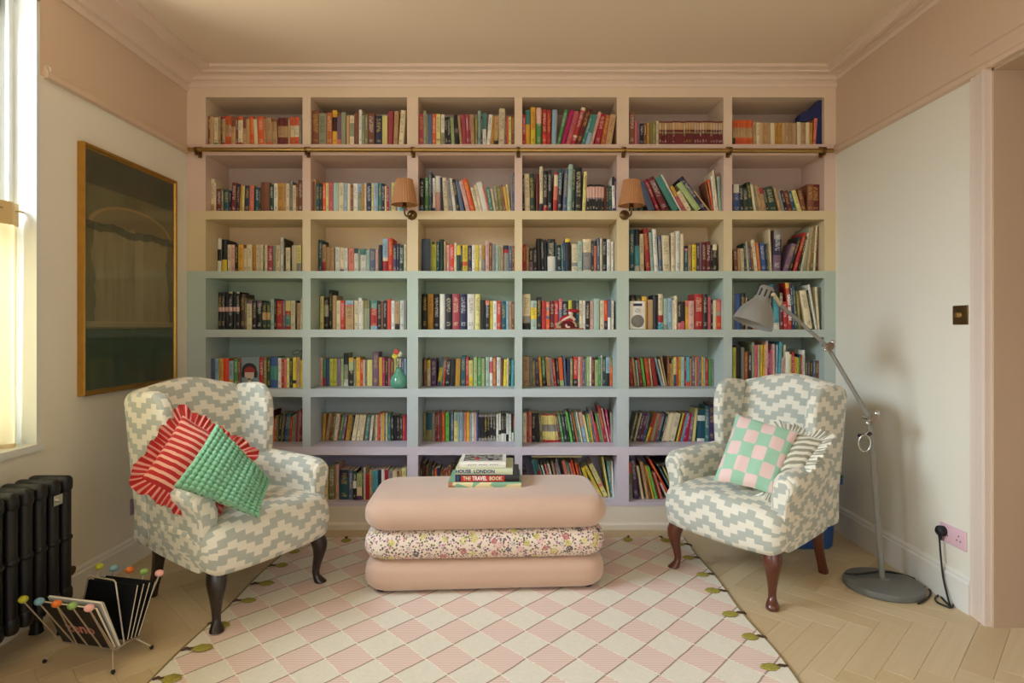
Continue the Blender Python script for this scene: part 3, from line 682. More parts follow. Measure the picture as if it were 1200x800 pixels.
on = n.math('GREATER_THAN', wn.outputs['Value'], 0.42)
mid = n.math('LESS_THAN', n.math('ABSOLUTE', n.math('SUBTRACT', bu, 0.5)), 0.3)
lo = n.math('ADD', 0.30, n.math('MULTIPLY', seed, 0.25))
t1 = n.math('MULTIPLY', n.math('GREATER_THAN', bv, lo), n.math('LESS_THAN', bv, 0.9))
t2 = n.math('MULTIPLY', n.math('GREATER_THAN', bv, 0.1), n.math('LESS_THAN', bv, n.math('ADD', 0.14, n.math('MULTIPLY', seed, 0.1))))
msk = n.math('MULTIPLY', n.math('MULTIPLY', on, mid), n.math('MULTIPLY', n.math('MAXIMUM', t1, t2), n.math('GREATER_THAN', seed, 0.18)))
n.color(n.mix(n.math('MULTIPLY', msk, 0.42), n.attr('col'), ink.outputs['Color']))

def parse_spec(s):
    t = re.findall(r'([A-Z]{2})(\d*)', s)
    return [(c, int(f) / 100 if f else 1.0) for c, f in t]

def book_mesh(w, h, d, bands, hard):
    """spine at y=0 facing -y, thickness along x, origin at the foot of the spine"""
    mb = MB()
    b = w * (0.22 if hard else 0.08)
    b = min(b, .006)
    spine = [(-w / 2, b), (-w / 4, b * .25), (0, 0), (w / 4, b * .25), (w / 2, b)] if hard else [(-w / 2, b), (0, 0), (w / 2, b)]
    out = spine + [(w / 2, d), (-w / 2, d)]
    k = len(spine)
    zs = [0.0]
    cols = []
    for c, f in reversed(bands):
        pass
    fr = [f for c, f in bands]
    tops = [0.0] + fr[:-1]                       # fraction from the top where each band starts
    segs = []
    for i, (c, f) in enumerate(bands):
        z1 = h * (1 - tops[i]); z0 = h * (1 - f) if i < len(bands) - 1 else 0.0
        segs.append((z0, z1, c))
    segs.reverse()
    main = max(segs, key=lambda s: s[1] - s[0])[2]
    jit = random.uniform(.88, 1.1)
    sd = random.random()
    pc = lambda c: tuple(min(x * jit, 1) for x in S(*PAL[c][1:])[:3]) + (1,)
    page = tuple(x * random.uniform(.75, 1.0) for x in S(226, 212, 178)[:3]) + (1,)
    mrgb = PAL[main][1:]
    lum = .3 * mrgb[0] + .6 * mrgb[1] + .1 * mrgb[2]
    inkc = random.choice([S(232, 220, 180), S(226, 190, 90), S(236, 236, 230)] if lum < 125 else [S(30, 26, 28), S(120, 30, 30), S(40, 50, 90), S(60, 44, 36)])
    inkc = inkc[:3] + (sd,)
    nn_ = len(out)
    for z0, z1, c in segs:
        v = [(x, y, z) for z in (z0, z1) for x, y in out]
        f = []; uv = []; col = []; ik = []
        for i in range(nn_):
            j = (i + 1) % nn_
            f.append((i, j, nn_ + j, nn_ + i))
            if i < k - 1:
                u0, u1 = i / (k - 1), (i + 1) / (k - 1)
                uv.append([(u0, z0 / h), (u1, z0 / h), (u1, z1 / h), (u0, z1 / h)])
            else: uv.append([(-1, -1)] * 4)
            col.append(page if i == k else pc(c if i < k - 1 else main)); ik.append(inkc)
        mb.add(v, f, uv, col, ink=ik)
    rim = min(.0022 if hard else .0008, w * .2)
    drop = .004 if hard else .0006
    inn = [(x * (w - 2 * rim) / w, min(max(y + rim, b + rim), d - (rim if hard else 0))) for x, y in out]
    v = [(x, y, h) for x, y in out] + [(x, y, h) for x, y in inn] + [(x, y, h - drop) for x, y in inn]
    f = []; col = []
    for i in range(nn_):
        j = (i + 1) % nn_
        f.append((i, j, nn_ + j, nn_ + i)); col.append(pc(main))
        f.append((nn_ + i, nn_ + j, 2 * nn_ + j, 2 * nn_ + i)); col.append(page)
    f.append(tuple(range(2 * nn_, 3 * nn_))); col.append(page)
    f.append(tuple(range(nn_ - 1, -1, -1))); col.append(pc(main))
    v += [(x, y, 0) for x, y in out]
    f[-1] = tuple(3 * nn_ + i for i in range(nn_ - 1, -1, -1))
    mb.add(v, f, [[(-1, -1)] * len(q) for q in f], col, ink=[inkc] * len(f))
    return mb

ORD = 'zeroth first second third fourth fifth sixth seventh eighth ninth tenth eleventh twelfth thirteenth fourteenth fifteenth sixteenth seventeenth eighteenth nineteenth twentieth'.split()
TENS = {20: 'twenty', 30: 'thirty', 40: 'forty'}
def ordw(i):
    if i <= 20: return ORD[i]
    if i in (30, 40): return {30: 'thirtieth', 40: 'fortieth'}[i]
    return TENS[i // 10 * 10] + '-' + ORD[i % 10]
ROWN = ['', 'top', 'second', 'third', 'fourth', 'fifth', 'sixth', 'bottom']

all_books = []
for (r, c), (rx, ry, sc, e, txt) in CELLS.items():
    toks = []
    for tk in txt.split():
        if tk.startswith('rep:'):
            _, a, b, rest, spec = tk.split(':')
            cnt_, top = rest.split('@')
            lean = 0
            if '>' in top: top, lean = top.split('>')
            a, b, cnt_ = float(a), float(b), int(cnt_)
            st = (b - a) / cnt_
            for k in range(cnt_):
                toks.append((a + st * k, a + st * (k + 1) - 1, float(top) + random.uniform(-4, 4), float(lean), spec))
        else:
            m = re.match(r'(-?\d+)-(-?\d+)@(-?\d+)(?:>(-?\d+))?:([A-Z0-9]+)$', tk)
            toks.append((float(m[1]), float(m[2]), float(m[3]), float(m[4] or 0), m[5]))
    x0c, x1c = XC[c - 1]
    z0 = ZB[r - 1]
    for idx, (a, b, top, lean, spec) in enumerate(toks):
        Y = YB + e + random.uniform(-.004, .006)
        s = Y / F
        ppx = 1 / sc
        xa, xb = (rx + a * ppx - CX) * s, (rx + b * ppx - CX) * s
        w = max(xb - xa - .0006, .003)
        ztop = CAMZ - (ry + top * ppx - CY) * s
        dz = min(ztop, ZT[r - 1] - .004) - z0
        dx = lean * ppx * s
        ang = math.atan2(dx, dz)
        L = math.hypot(dx, dz)
        w2 = w * math.cos(ang)
        L = L - abs(math.sin(ang)) * w2 * .5
        all_books.append(dict(r=r, c=c, i=idx + 1, n=len(toks), Y=Y, xm=(xa + xb) / 2, w=w2, h=L, ang=ang, z0=z0, spec=spec, e=e, area=(b - a) * ppx * L / s,
                              x0c=x0c, x1c=x1c))
# keep a shelf's books from running into each other where they touch at the foot
rows = {}
for bk in all_books: rows.setdefault((bk['r'], bk['c']), []).append(bk)

for L in rows.values():
    for _ in range(3):
        for A, B in zip(L, L[1:]):
            ra = lambda z: A['xm'] + A['w'] / 2 / math.cos(A['ang']) + z * math.tan(A['ang'])
            lb = lambda z: B['xm'] - B['w'] / 2 / math.cos(B['ang']) + z * math.tan(B['ang'])
            g = lb(0) - ra(0)
            if g < 0:
                for K_, sg in ((A, -1), (B, 1)):
                    d_ = min(-g / 2, K_['w'] * .3)
                    K_['w'] -= d_; K_['xm'] += sg * d_ / 2
            zt = min(A['h'] * math.cos(A['ang']), B['h'] * math.cos(B['ang']))
            g = lb(zt) - ra(zt)
            if g < 0:
                A['ang'] = math.atan(math.tan(A['ang']) + g / 2 / zt)
                B['ang'] = math.atan(math.tan(B['ang']) - g / 2 / zt)

def kind_of(bk):
    if (bk['r'], bk['c']) in ((6, 1), (6, 4), (6, 5), (7, 4), (7, 5), (5, 5), (5, 6)): return 'picture_book'
    return 'hardback' if bk['h'] > .207 else 'paperback'
lim = {}
for k in ('paperback', 'hardback', 'picture_book'):
    L = sorted((b for b in all_books if kind_of(b) == k), key=lambda b: -b['area'])
    lim[k] = len(L)
    for i, b in enumerate(L): b['keep'] = i < 300
rest_mb = MB()
SIZEW = {'paperback': (.150, .195), 'hardback': (.215, .26), 'picture_book': (.2, .27)}
for bk in all_books:
    k = kind_of(bk)
    spec = parse_spec(bk['spec'])
    hard = k == 'hardback'
    dmax = YI - bk['Y'] - .006
    d = min(bk['h'] * (.66 if k != 'picture_book' else .8) , dmax)
    mb = book_mesh(bk['w'], bk['h'], d, spec, hard)
    M = Matrix.Rotation(bk['ang'], 4, 'Y')
    zmin = min((M @ Vector((sx * bk['w'] / 2, 0, 0))).z for sx in (-1, 1))
    loc = Vector((bk['xm'], bk['Y'], bk['z0'] - zmin + .0004))
    # stay inside the compartment
    xs = [(M @ Vector((sx * bk['w'] / 2, 0, zz))).x + loc.x for sx in (-1, 1) for zz in (0, bk['h'])]
    if max(xs) > bk['x1c'] - .001: loc.x -= max(xs) - bk['x1c'] + .001
    if min(xs) < bk['x0c'] + .001: loc.x += bk['x0c'] + .001 - min(xs)
    if not bk['keep']:
        MM = Matrix.Translation(loc) @ M
        o = len(rest_mb.v)
        rest_mb.v += [tuple(MM @ Vector(p)) for p in mb.v]
        rest_mb.f += [[i + o for i in q] for q in mb.f]
        rest_mb.uv += mb.uv; rest_mb.col += mb.col; rest_mb.ink += mb.ink; rest_mb.mi += mb.mi
        continue
    o = obj(k, mb, M_book, smooth=False)
    o.location = loc
    o.rotation_euler = (0, bk['ang'], 0)
    cs = sorted(spec, key=lambda t: 0)
    n1 = PAL[spec[0][0]][0]
    sizes = {}
    prev = 0
    for cc, f in spec:
        sizes[PAL[cc][0]] = sizes.get(PAL[cc][0], 0) + f - prev; prev = f
    two = sorted(sizes, key=lambda q: -sizes[q])[:2]
    look = two[0] if len(two) == 1 or sizes[two[1]] < .12 else two[0] + ' and ' + two[1]
    thick = 'thick ' if bk['w'] > .04 else ('slim ' if bk['w'] < .012 else '')
    noun = k.replace('_', ' ')
    pos = ordw(bk['i']) + ' from left'
    lab = f"{thick}{look} {noun}, {pos}, {ROWN[bk['r']]} shelf, {ORD[bk['c']]} bay"
    tag(o, lab, 'book', f"books on the {ROWN[bk['r']]} shelf, {ORD[bk['c']]} bay")
if rest_mb.f:
    tag(obj('small_paperbacks', rest_mb, M_book, smooth=False), 'the slimmest paperbacks standing between the others on the shelves', 'books', kind='stuff')
# ------------------------------------------------------------------ rug
RX0, RX1, RY0, RY1 = -1.285, 0.995, 0.35, 3.54
M_rug = mat('woven_wool_rug', (1, 1, 1, 1), 0.95)
n = NT(M_rug)
_, x, y, z = n.objc()
wob = n.noise(n.node('ShaderNodeTexCoord').outputs['Object'], 9.0, 2)
wb = n.math('MULTIPLY', n.math('SUBTRACT', wob, 0.5), 0.07)
TA, TB_ = 0.0945, 0.104
uu = n.math('DIVIDE', n.math('ADD', x, 0.148 + .0), TA)
vv = n.math('DIVIDE', n.math('SUBTRACT', y, 2.241), TB_)
p = n.math('ADD', n.math('MULTIPLY', n.math('ADD', uu, vv), .5), wb)      # steps across the rising seams
q = n.math('ADD', n.math('MULTIPLY', n.math('SUBTRACT', uu, vv), .5), wb)
par = n.math('MODULO', n.math('ADD', n.math('FLOOR', p), n.math('ADD', n.math('FLOOR', q), 2001.0)), 2.0)
stripe = n.math('GREATER_THAN', n.math('FRACT', n.math('DIVIDE', y, 0.0125)), 0.5)
rib = n.math('PINGPONG', n.math('DIVIDE', y, 0.00625), 1.0)
pink = n.mix(stripe, S(234, 214, 202), S(222, 193, 180))
cream = n.mix(n.noise(n.node('ShaderNodeTexCoord').outputs['Object'], 60.0, 2), S(236, 230, 214), S(222, 216, 200))
# is the upper neighbour of the pair pink or cream
base = n.mix(par, cream, pink)
def seam(v, wdt):
    f = n.math('FRACT', v)
    d = n.math('MINIMUM', f, n.math('SUBTRACT', 1.0, f))
    return n.math('LESS_THAN', d, wdt)
speck = n.math('GREATER_THAN', n.noise(n.node('ShaderNodeTexCoord').outputs['Object'], 140.0, 1), 0.47)
dark = n.math('MULTIPLY', seam(q, 0.024), 0.75)
lite = n.math('MULTIPLY', seam(p, 0.02), speck)
c = n.mix(dark, base, S(136, 104, 80))
c = n.mix(lite, c, S(246, 236, 218))
n.color(c)
hh = n.math('ADD', n.math('MULTIPLY', n.math('MULTIPLY', rib, par), 0.5), n.math('SUBTRACT', n.noise(n.node('ShaderNodeTexCoord').outputs['Object'], 180.0, 2), n.math('MULTIPLY', seam(q, .03), 1.2)))
n.bump(hh, 0.35, 0.004)
rug = thing('rug', 'flat-woven rug of pink and cream diamonds on the parquet floor', 'rug')
NX, NY = 60, 80
mb = MB()
def rz(x, y): return .0095 + .0018 * math.sin(x * 7 + 1.3 * math.sin(y * 4)) * math.sin(y * 6)
R = []
edge = [(RX0, 0.0005)]
v = []; f = []
def rxy(i, j):
    u, w = i / NX, j / NY
    x = RX0 + (RX1 - RX0) * u; y = RY0 + (RY1 - RY0) * w
    x += .006 * math.sin(y * 9) * (1 if u > .5 else -1); y += .006 * math.sin(x * 8 + 1) - .014 * (x / 1.2) * 0
    return x, y
for j in range(NY + 1):
    for i in range(NX + 1):
        x_, y_ = rxy(i, j); v.append((x_, y_, rz(x_, y_)))
for j in range(NY):
    for i in range(NX):
        a = j * (NX + 1) + i; f.append((a, a + 1, a + NX + 2, a + NX + 1))
per = [(i, 0) for i in range(NX)] + [(NX, j) for j in range(NY)] + [(i, NY) for i in range(NX, 0, -1)] + [(0, j) for j in range(NY, 0, -1)]
b0 = len(v)
for i, j in per: x_, y_ = rxy(i, j); v.append((x_, y_, 0.0))
for k in range(len(per)):
    a = per[k]; b = per[(k + 1) % len(per)]
    ia, ib = a[1] * (NX + 1) + a[0], b[1] * (NX + 1) + b[0]
    f.append((b0 + k, b0 + (k + 1) % len(per), ib, ia))
mb.add(v, f)
obj('woven_field', mb, M_rug, rug, angle=60)
# binding along the edges
M_bind = mat('olive_binding', S(138, 124, 88), 0.9)
for pts in ([(RX1 + .006 * math.sin(yy * 9), yy, .006) for yy in [RY0 + (RY1 - RY0) * k / 60 for k in range(61)]],
            [(RX0 - .006 * math.sin(yy * 9), yy, .006) for yy in [RY0 + (RY1 - RY0) * k / 60 for k in range(61)]]):
    t = MB(); tube(t, pts, .006, 6); obj('binding', t, M_bind, rug)
# leaf-shaped tassels with brown stems
M_leaf = mat('moss_yarn', S(158, 150, 62), 0.95, bump=0.6, bscale=120, var=0.25, vscale=60)
M_stem = mat('brown_yarn', S(84, 60, 44), 0.95, bump=0.6, bscale=160)
leaf = MB()
Rr = []
for k in range(9):
    tt = k / 8
    wd = .026 * math.sin(math.pi * min(tt * .96 + .02, 1)) ** .7 + .001
    Rr.append([(-.022 - .072 * tt, wd * math.cos(a) * (1 + .12 * math.sin(k * 2.4)), .0135 + .006 * math.sin(a) * (wd / .026)) for a in [2 * math.pi * m / 8 for m in range(8)]])
loft(leaf, Rr)
stem = MB()
tube(stem, [(-.03, 0, .014), (-.018, .004, .0155), (-.004, -.003, .0145), (.010, .003, .010), (.016, 0, .005)], [.005, .0045, .0055, .005, .003], 6)
lm = sm = None
spots = [(RX1 - .004, 2.19 + .205 * k, 0) for k in range(-8, 7)] + [(RX0 + .012, 2.30 + .2 * k, math.pi) for k in range(-8, 6)] + \
        [(RX0 + .10 + .186 * k, RY1 - .002, math.pi / 2) for k in range(12)]
for sx, sy, a in spots:
    if lm is None:
        lm = obj('tassel_leaf', leaf, M_leaf, rug); sm = obj('tassel_stem', stem, M_stem, lm); o = lm
    else:
        o = lm.copy(); C.objects.link(o); s2 = sm.copy(); C.objects.link(s2); s2.parent = o
    o.location = (sx + random.uniform(-.006, .006), sy + random.uniform(-.01, .01), 0)
    o.rotation_euler = (0, 0, a + random.uniform(-.25, .25))
    o.scale = (random.uniform(.9, 1.08), random.uniform(.85, 1.15), 1)

# ------------------------------------------------------------------ wing chairs
M_zig = mat('zigzag_woven_fabric', (1, 1, 1, 1), 0.9, sheen=0.15)
n = NT(M_zig)
vec, u, w = n.uv()
i_ = n.math('FLOOR', n.math('DIVIDE', u, 0.036))
tri = n.math('PINGPONG', i_, 3.0)
yy = n.math('SUBTRACT', n.math('FLOOR', n.math('DIVIDE', w, 0.0235)), n.math('MULTIPLY', tri, 1.0))
bnd = n.math('MODULO', n.math('ADD', yy, 4000.0), 4.0)
on = n.math('LESS_THAN', bnd, 1.5)
nz = n.noise(vec, 500.0, 2)
ca = n.mix(nz, S(172, 177, 164), S(190, 194, 184))
cb = n.mix(nz, S(224, 219, 200), S(238, 233, 217))
n.color(n.mix(on, cb, ca))
n.bump(n.math('ADD', n.math('MULTIPLY', on, 0.25), nz), 0.25, 0.0015)

def arc(cx, cy, r, a0, a1, k):
    return [(cx + r * math.cos(math.radians(a0 + (a1 - a0) * i / k)), cy + r * math.sin(math.radians(a0 + (a1 - a0) * i / k))) for i in range(k + 1)]

def round_ends(x0, x1, r, k=4, mids=10):
    """stations along a loft with rounded ends: (position, inset)"""
    st = [(x0 + r * (1 - math.sin(a)), r * (1 - math.cos(a))) for a in [math.pi / 2 * (1 - i / k) for i in range(k + 1)]]
    st = [(x0 + r * (1 - math.cos(t)), r * (1 - math.sin(t))) for t in [math.pi / 2 * i / k for i in range(k + 1)]]
    a, b = x0 + r, x1 - r
    st += [(a + (b - a) * i / mids, 0) for i in range(1, mids)]
    st += [(x1 - r * (1 - math.cos(t)), r * (1 - math.sin(t))) for t in [math.pi / 2 * i / k for i in range(k, -1, -1)]]
    return st

def wing_chair(label, origin, th, legmat, leglabel, lift):
    ch = thing('wing_armchair', label, 'armchair', (origin[0], origin[1], 0), th, 'matching wing armchairs')
    # ---- seat: sprung block, crowned top, rounded front
    mb = MB()
    R = []
    for xx, ins in round_ends(-.325, .325, .05, 4, 14):
        q = abs(xx) / .325
        yf = -.355 + .05 * q ** 3           # front bows out a little
        zt = .425 + .045 * (1 - q ** 2.2)
        P = [(yf + .012, .245), (yf, .27), (yf - .012, .33), (yf - .008, zt - .07)] + \
            [(yf + .055 - .06 * math.cos(math.radians(a)), zt - .06 + .06 * math.sin(math.radians(a))) for a in (15, 40, 65, 90)] + \
            [(-.18, zt + .012), (-.05, zt + .014), (.1, zt - .005), (.24, zt - .03), (.24, .25)]
        P = inset(P, ins)
        tp = lambda y: 1 - .20 * max(0, (y + .12)) / .4      # the seat narrows towards the back
        R.append([(xx * tp(y), y, z) for y, z in P])
    loft(mb, R, swap=True, capaxes=(1, 2))
    obj('seat', mb, M_zig, ch, angle=70)
    # ---- arms with rolled tops
    for sx in (-1, 1):
        mb = MB(); R = []
        P = [(.250, .25), (.250, .40), (.243, .50)] + arc(.296, .556, .062, 196, -40, 11) + [(.330, .47), (.326, .36), (.316, .25)]
        for yy_, ins in round_ends(-.255, .255, .035, 4, 12):
            k = (yy_ + .255) / .51
            Q = inset(P, ins)
            # towards the back the roll dies into the wing; the front swells
            rr = []
            for x_, z_ in Q:
                top = max(0, (z_ - .45) / .17)
                x2 = x_ - .065 * k ** 1.3 - (.012 * math.sin(k * math.pi)) * 0
                x2 += .012 * (1 - k) * top
                z2 = z_ + .02 * k * top - .018 * (1 - k) ** 2 * top
                rr.append((sx * x2, yy_, z2))
            if sx < 0: rr.reverse()
            R.append(rr)
        loft(mb, R, swap=True, capaxes=(0, 2))
        obj('arm', mb, M_zig, ch, angle=70)
        # facing panel on the front of the arm
        mb = MB(); R = []
        FP = [(.257, .262), (.253, .42), (.249, .50)] + arc(.306, .540, .047, 200, -30, 9) + [(.325, .46), (.320, .36), (.312, .262)]
        for yo, ins in ((-.246, .0), (-.258, .0), (-.264, .006), (-.266, .016)):
            rr = [(sx * x_, yo, z_) for x_, z_ in inset(FP, ins)]
            if sx > 0: rr.reverse()
            R.append(rr)
        loft(mb, R, capaxes=(0, 2))
        obj('arm_front', mb, M_zig, ch, angle=50)
    # ---- back
    mb = MB(); R = []
    for xx, ins in round_ends(-.285, .285, .04, 4, 16):
        q = abs(xx) / .285
        zt = .955 + .048 * math.cos(q * math.pi / 2) ** 1.5
        lean = lambda z: .205 + max(0, z - .40) * .17
        cush = lambda z: -.035 * math.sin(min(max((z - .42) / .5, 0), 1) * math.pi) * (1 - q ** 2)
        P = [(lean(.36) , .36)] + [(lean(z) + cush(z), z) for z in (.44, .52, .6, .68, .76, .84, zt - .07)]
        P += [(lean(zt) + .055 - .055 * math.cos(math.radians(a)), zt - .05 + .05 * math.sin(math.radians(a))) for a in (10, 40, 70, 100, 130, 160)]
        P += [(lean(z) + .105 , z) for z in (.85, .7, .55, .4)] + [(.325, .25), (.25, .25)]
        P = inset(P, ins)
        R.append([(xx * (1 - .10 * max(0, .75 - z)), y, z) for y, z in P])
    loft(mb, R, swap=True, capaxes=(1, 2))
    obj('back', mb, M_zig, ch, angle=70)
    # ---- wings
    for sx in (-1, 1):
        mb = MB(); R = []
        O = [(.315, .52), (.09, .57), (.062, .62), (.058, .68), (.055, .75), (.056, .82), (.064, .88), (.088, .93), (.125, .957), (.17, .966), (.21, .966), (.25, .962), (.305, .955), (.335, .90), (.325, .78), (.315, .65)]
        for xx, ins in round_ends(.222, .284, .022, 4, 2):
            rr = []
            for y, z in inset(O, ins):
                fl = max(0, z - .55) * .02 + max(0, y - .1) * .04
                rr.append((sx * (xx + fl), y, z))
            if sx < 0: rr.reverse()
            R.append(rr)
        loft(mb, R, capaxes=(1, 2), uvs=1)
        # lay the weave flat on the wing
        k = 0
        for fi, q in enumerate(mb.f):
            nrm = (Vector(mb.v[q[1]]) - Vector(mb.v[q[0]])).cross(Vector(mb.v[q[2]]) - Vector(mb.v[q[0]]))
            mb.uv[fi] = [(mb.v[i][1], mb.v[i][2]) for i in q] if abs(nrm.x) > .35 * nrm.length else [(mb.v[i][0], mb.v[i][1] * .5 + mb.v[i][2]) for i in q]
        obj('wing', mb, M_zig, ch, angle=70)
    # ---- cabriole front legs, raked rear legs
    for sx in (-1, 1):
        mb = MB(); R = []
        for z, r, of in ((.262, .036, 0), (.235, .040, .004), (.21, .040, .012), (.18, .034, .016), (.14, .026, .012), (.10, .0205, .004), (.065, .0175, -.001), (.045, .0175, .002), (.03, .024, .010), (.018, .029, .017), (.008, .029, .019), (0, .024, .018)):
            R.append([(sx * (.262 + of * .65) + r * math.cos(a), -.268 - of + r * math.sin(a), max(z, lift[sx] + z * .3)) for a in [2 * math.pi * k / 14 for k in range(14)]])
        R.reverse()
        loft(mb, R)
        o = obj('front_leg', mb, legmat, ch, angle=60); o['label'] = leglabel
        mb = MB(); R = []
        for z, r, of in ((0, .019, .062), (.01, .021, .060), (.05, .019, .044), (.12, .0195, .018), (.2, .023, .002), (.27, .027, 0)):
            R.append([(sx * .205 + x, .235 + of + y, z) for x, y in rrect(0, 0, 2 * r, 2 * r, r * .5, 3)])
        loft(mb, R)
        o = obj('rear_leg', mb, legmat, ch, angle=60); o['label'] = leglabel
    return ch
M_mahog = mat('mahogany', S(92, 44, 26), 0.28, var=0.35, vscale=14, coat=0.4)
M_ebony = mat('dark_stained_wood', S(34, 22, 18), 0.3, var=0.3, vscale=14, coat=0.4)
TL = math.radians(60.8); TR = math.radians(-54.1)
wing_chair('sage zigzag wing armchair with almost black legs, holding red and green cushions', (-1.335, 2.815), TL, M_ebony, 'almost black cabriole leg', {-1: .0118, 1: .0118})
wing_chair('sage zigzag wing armchair with red-brown mahogany legs, beside the floor lamp', (1.212, 3.04), TR, M_mahog, 'red-brown mahogany leg', {-1: .0118, 1: 0})

# ------------------------------------------------------------------ cushions
def frame3(c, a, b):
    """c: centre, a and b: points at the middle of two sides"""
    e1 = (a - c); e2 = (b - c)
    return e1, e2, e1.cross(e2).normalized()
def pillow(name, P0, P1, P2, P3, T, m, label, frill=0.0, bub=0, N=36, frillmat=None, bh=.012):
    """P0, P1, P2, P3: the four corners, P1 and P2 the neighbours of P0"""
    P0, P1, P2, P3 = Vector(P0), Vector(P1), Vector(P2), Vector(P3)
    c = (P0 + P1 + P2 + P3) / 4
    e1 = ((P1 + P3) - (P0 + P2)) / 4; e2 = ((P2 + P3) - (P0 + P1)) / 4
    tw = (P0 + P3 - P1 - P2) / 4
    nn_ = e1.cross(e2).normalized()
    t = thing(name, label, 'cushion', c)
    def pt(s, q, side, hgt=True):
        k = 1 - .045 * (1 - q * q) * abs(s) ** 3; kk = 1 - .045 * (1 - s * s) * abs(q) ** 3
        th = T * ((1 - abs(s) ** 2.6) * (1 - abs(q) ** 2.6)) ** .5 * .5
        h = 0
        if bub:
            fs = ((s + 1) * .5 * bub) % 1 * 2 - 1; fq = ((q + 1) * .5 * bub) % 1 * 2 - 1
            h = bh * math.sqrt(max(0.0, 1 - .8 * (fs * fs + fq * fq)))
        wr = .006 * math.sin(3 * s + 5 * q) * math.sin(4 * q - 2 * s)
        z = side * (th + h) + wr 
        return e1 * (s * k) + e2 * (q * kk) + tw * (s * k * q * kk) + nn_ * z
    mb = MB()
    for side in (1, -1):
        n_ = N if (side > 0 or not bub) else 24
        v = []; f = []; uv = []
        for j in range(n_ + 1):
            for i in range(n_ + 1):
                v.append(pt(-1 + 2 * i / n_, -1 + 2 * j / n_, side))
        for j in range(n_):
            for i in range(n_):
                a = j * (n_ + 1) + i
                q = [a, a + 1, a + n_ + 2, a + n_ + 1]
                u = [(-1 + 2 * (k % (n_ + 1)) / n_, -1 + 2 * (k // (n_ + 1)) / n_) for k in q]
                if side < 0: q.reverse(); u.reverse()
                f.append(q); uv.append(u)
        mb.add(v, f, uv)
    obj('cushion_cover', mb, m, t, angle=120)
    if frill:
        P = []
        M_ = 260
        for k in range(M_):
            g = k / M_ * 4; sd = int(g); w_ = -1 + 2 * (g - sd)
            P.append([(w_, -1), (1, w_), (-w_, 1), (-1, -w_)][sd])
        R = []
        for wv in (0, .25, .5, .75, 1.0):
            row = []
            for k, (s, q) in enumerate(P):
                base = pt(s, q, 0)
                d = (e1.normalized() * s ** 3 + e2.normalized() * q ** 3); d.normalize()
                rip = math.sin(k / M_ * 2 * math.pi * 44 + 1.5 * math.sin(k * .21)) * .011 * wv
                row.append(base + d * (frill * wv) * (1 + .12 * math.sin(k * .37)) + nn_ * (rip + .012 * wv * math.sin(k * .05)))
            R.append(row)
        mb = MB(); loft(mb, R, caps=False)
        for fi in range(len(mb.f)):
            mb.uv[fi] = [(p[0] * 20, p[1] * 4) for p in mb.uv[fi]]
        obj('frill', mb, frillmat or m, t, angle=180)
    return t

def stripes(name, a, b, freq, frac, ang, detail=0.0):
    m = mat(name, (1, 1, 1, 1), 0.9, sheen=0.2)
    n = NT(m); vec, u, v = n.uv()
    w = n.math('ADD', n.math('MULTIPLY', u, math.cos(ang) * freq), n.math('MULTIPLY', v, math.sin(ang) * freq))
    w = n.math('ADD', w, n.math('MULTIPLY', n.math('SUBTRACT', n.noise(vec, 3.0, 2), .5), .35))
    f = n.math('LESS_THAN', n.math('FRACT', n.math('ADD', w, 100.0)), frac)
    n.color(n.mix(f, a, b))
    n.bump(n.noise(vec, 20.0, 3), 0.3, 0.004)
    return m
M_red = stripes('red_striped_cotton', S(228, 168, 146), S(182, 34, 34), 5.4, .56, 0)
M_redf = stripes('red_striped_frill', S(222, 150, 132), S(178, 30, 32), 1.7, .62, 0)
M_grn = mat('green_bubble_cotton', S(126, 184, 146), 0.85, sheen=0.3, bump=0.15, bscale=400)
M_gst = stripes('grey_striped_cotton', S(222, 218, 200), S(150, 148, 126), 4.6, .5, math.radians(14))
M_gstf = stripes('grey_striped_frill', S(232, 228, 212), S(160, 158, 138), 1.9, .45, 0)
M_chk = mat('mint_pink_checks', (1, 1, 1, 1), 0.85, sheen=0.2)
n = NT(M_chk); vec, u, v = n.uv()
wv1 = n.math('MULTIPLY', n.math('SUBTRACT', n.noise(vec, 2.2, 2), .5), .5)
a = n.math('SINE', n.math('MULTIPLY', n.math('ADD', u, .13), math.pi * 2.45))
b = n.math('SINE', n.math('MULTIPLY', n.math('ADD', v, .05), math.pi * 2.45))
chk = n.math('GREATER_THAN', n.math('ADD', n.math('MULTIPLY', a, b), n.math('MULTIPLY', wv1, .25)), 0.02)
n.color(n.mix(chk, S(160, 206, 178), S(234, 204, 198)))
n.bump(n.noise(vec, 8.0, 3), 0.25, 0.006)

# red frilled cushion, tilted in the corner of the chair
def square(pc, pa, pb, half):
    e1 = pa.normalized() * half
    e2 = (pb - pa.normalized() * pb.dot(pa.normalized())).normalized() * half
    return pc - e1 - e2, pc + e1 - e2, pc - e1 + e2, pc + e1 + e2
pillow('striped_cushion', PX(214, 487, 2.66), PX(166, 560, 2.44), PX(290, 530, 2.70), PX(240, 604, 2.50), .12, M_red,
       'red and cream striped cushion with a frilled edge, leaning in the dark-legged armchair', .052, frillmat=M_redf, N=30)
# green bubble cushion in front of it
pillow('bubble_cushion', PX(253, 497, 2.50), PX(203, 570, 2.34), PX(317, 564, 2.56), PX(303, 607, 2.42), .10, M_grn,
       'green puckered bubble-knit cushion standing on one corner against the red striped one', 0, bub=14, N=224, bh=.017)
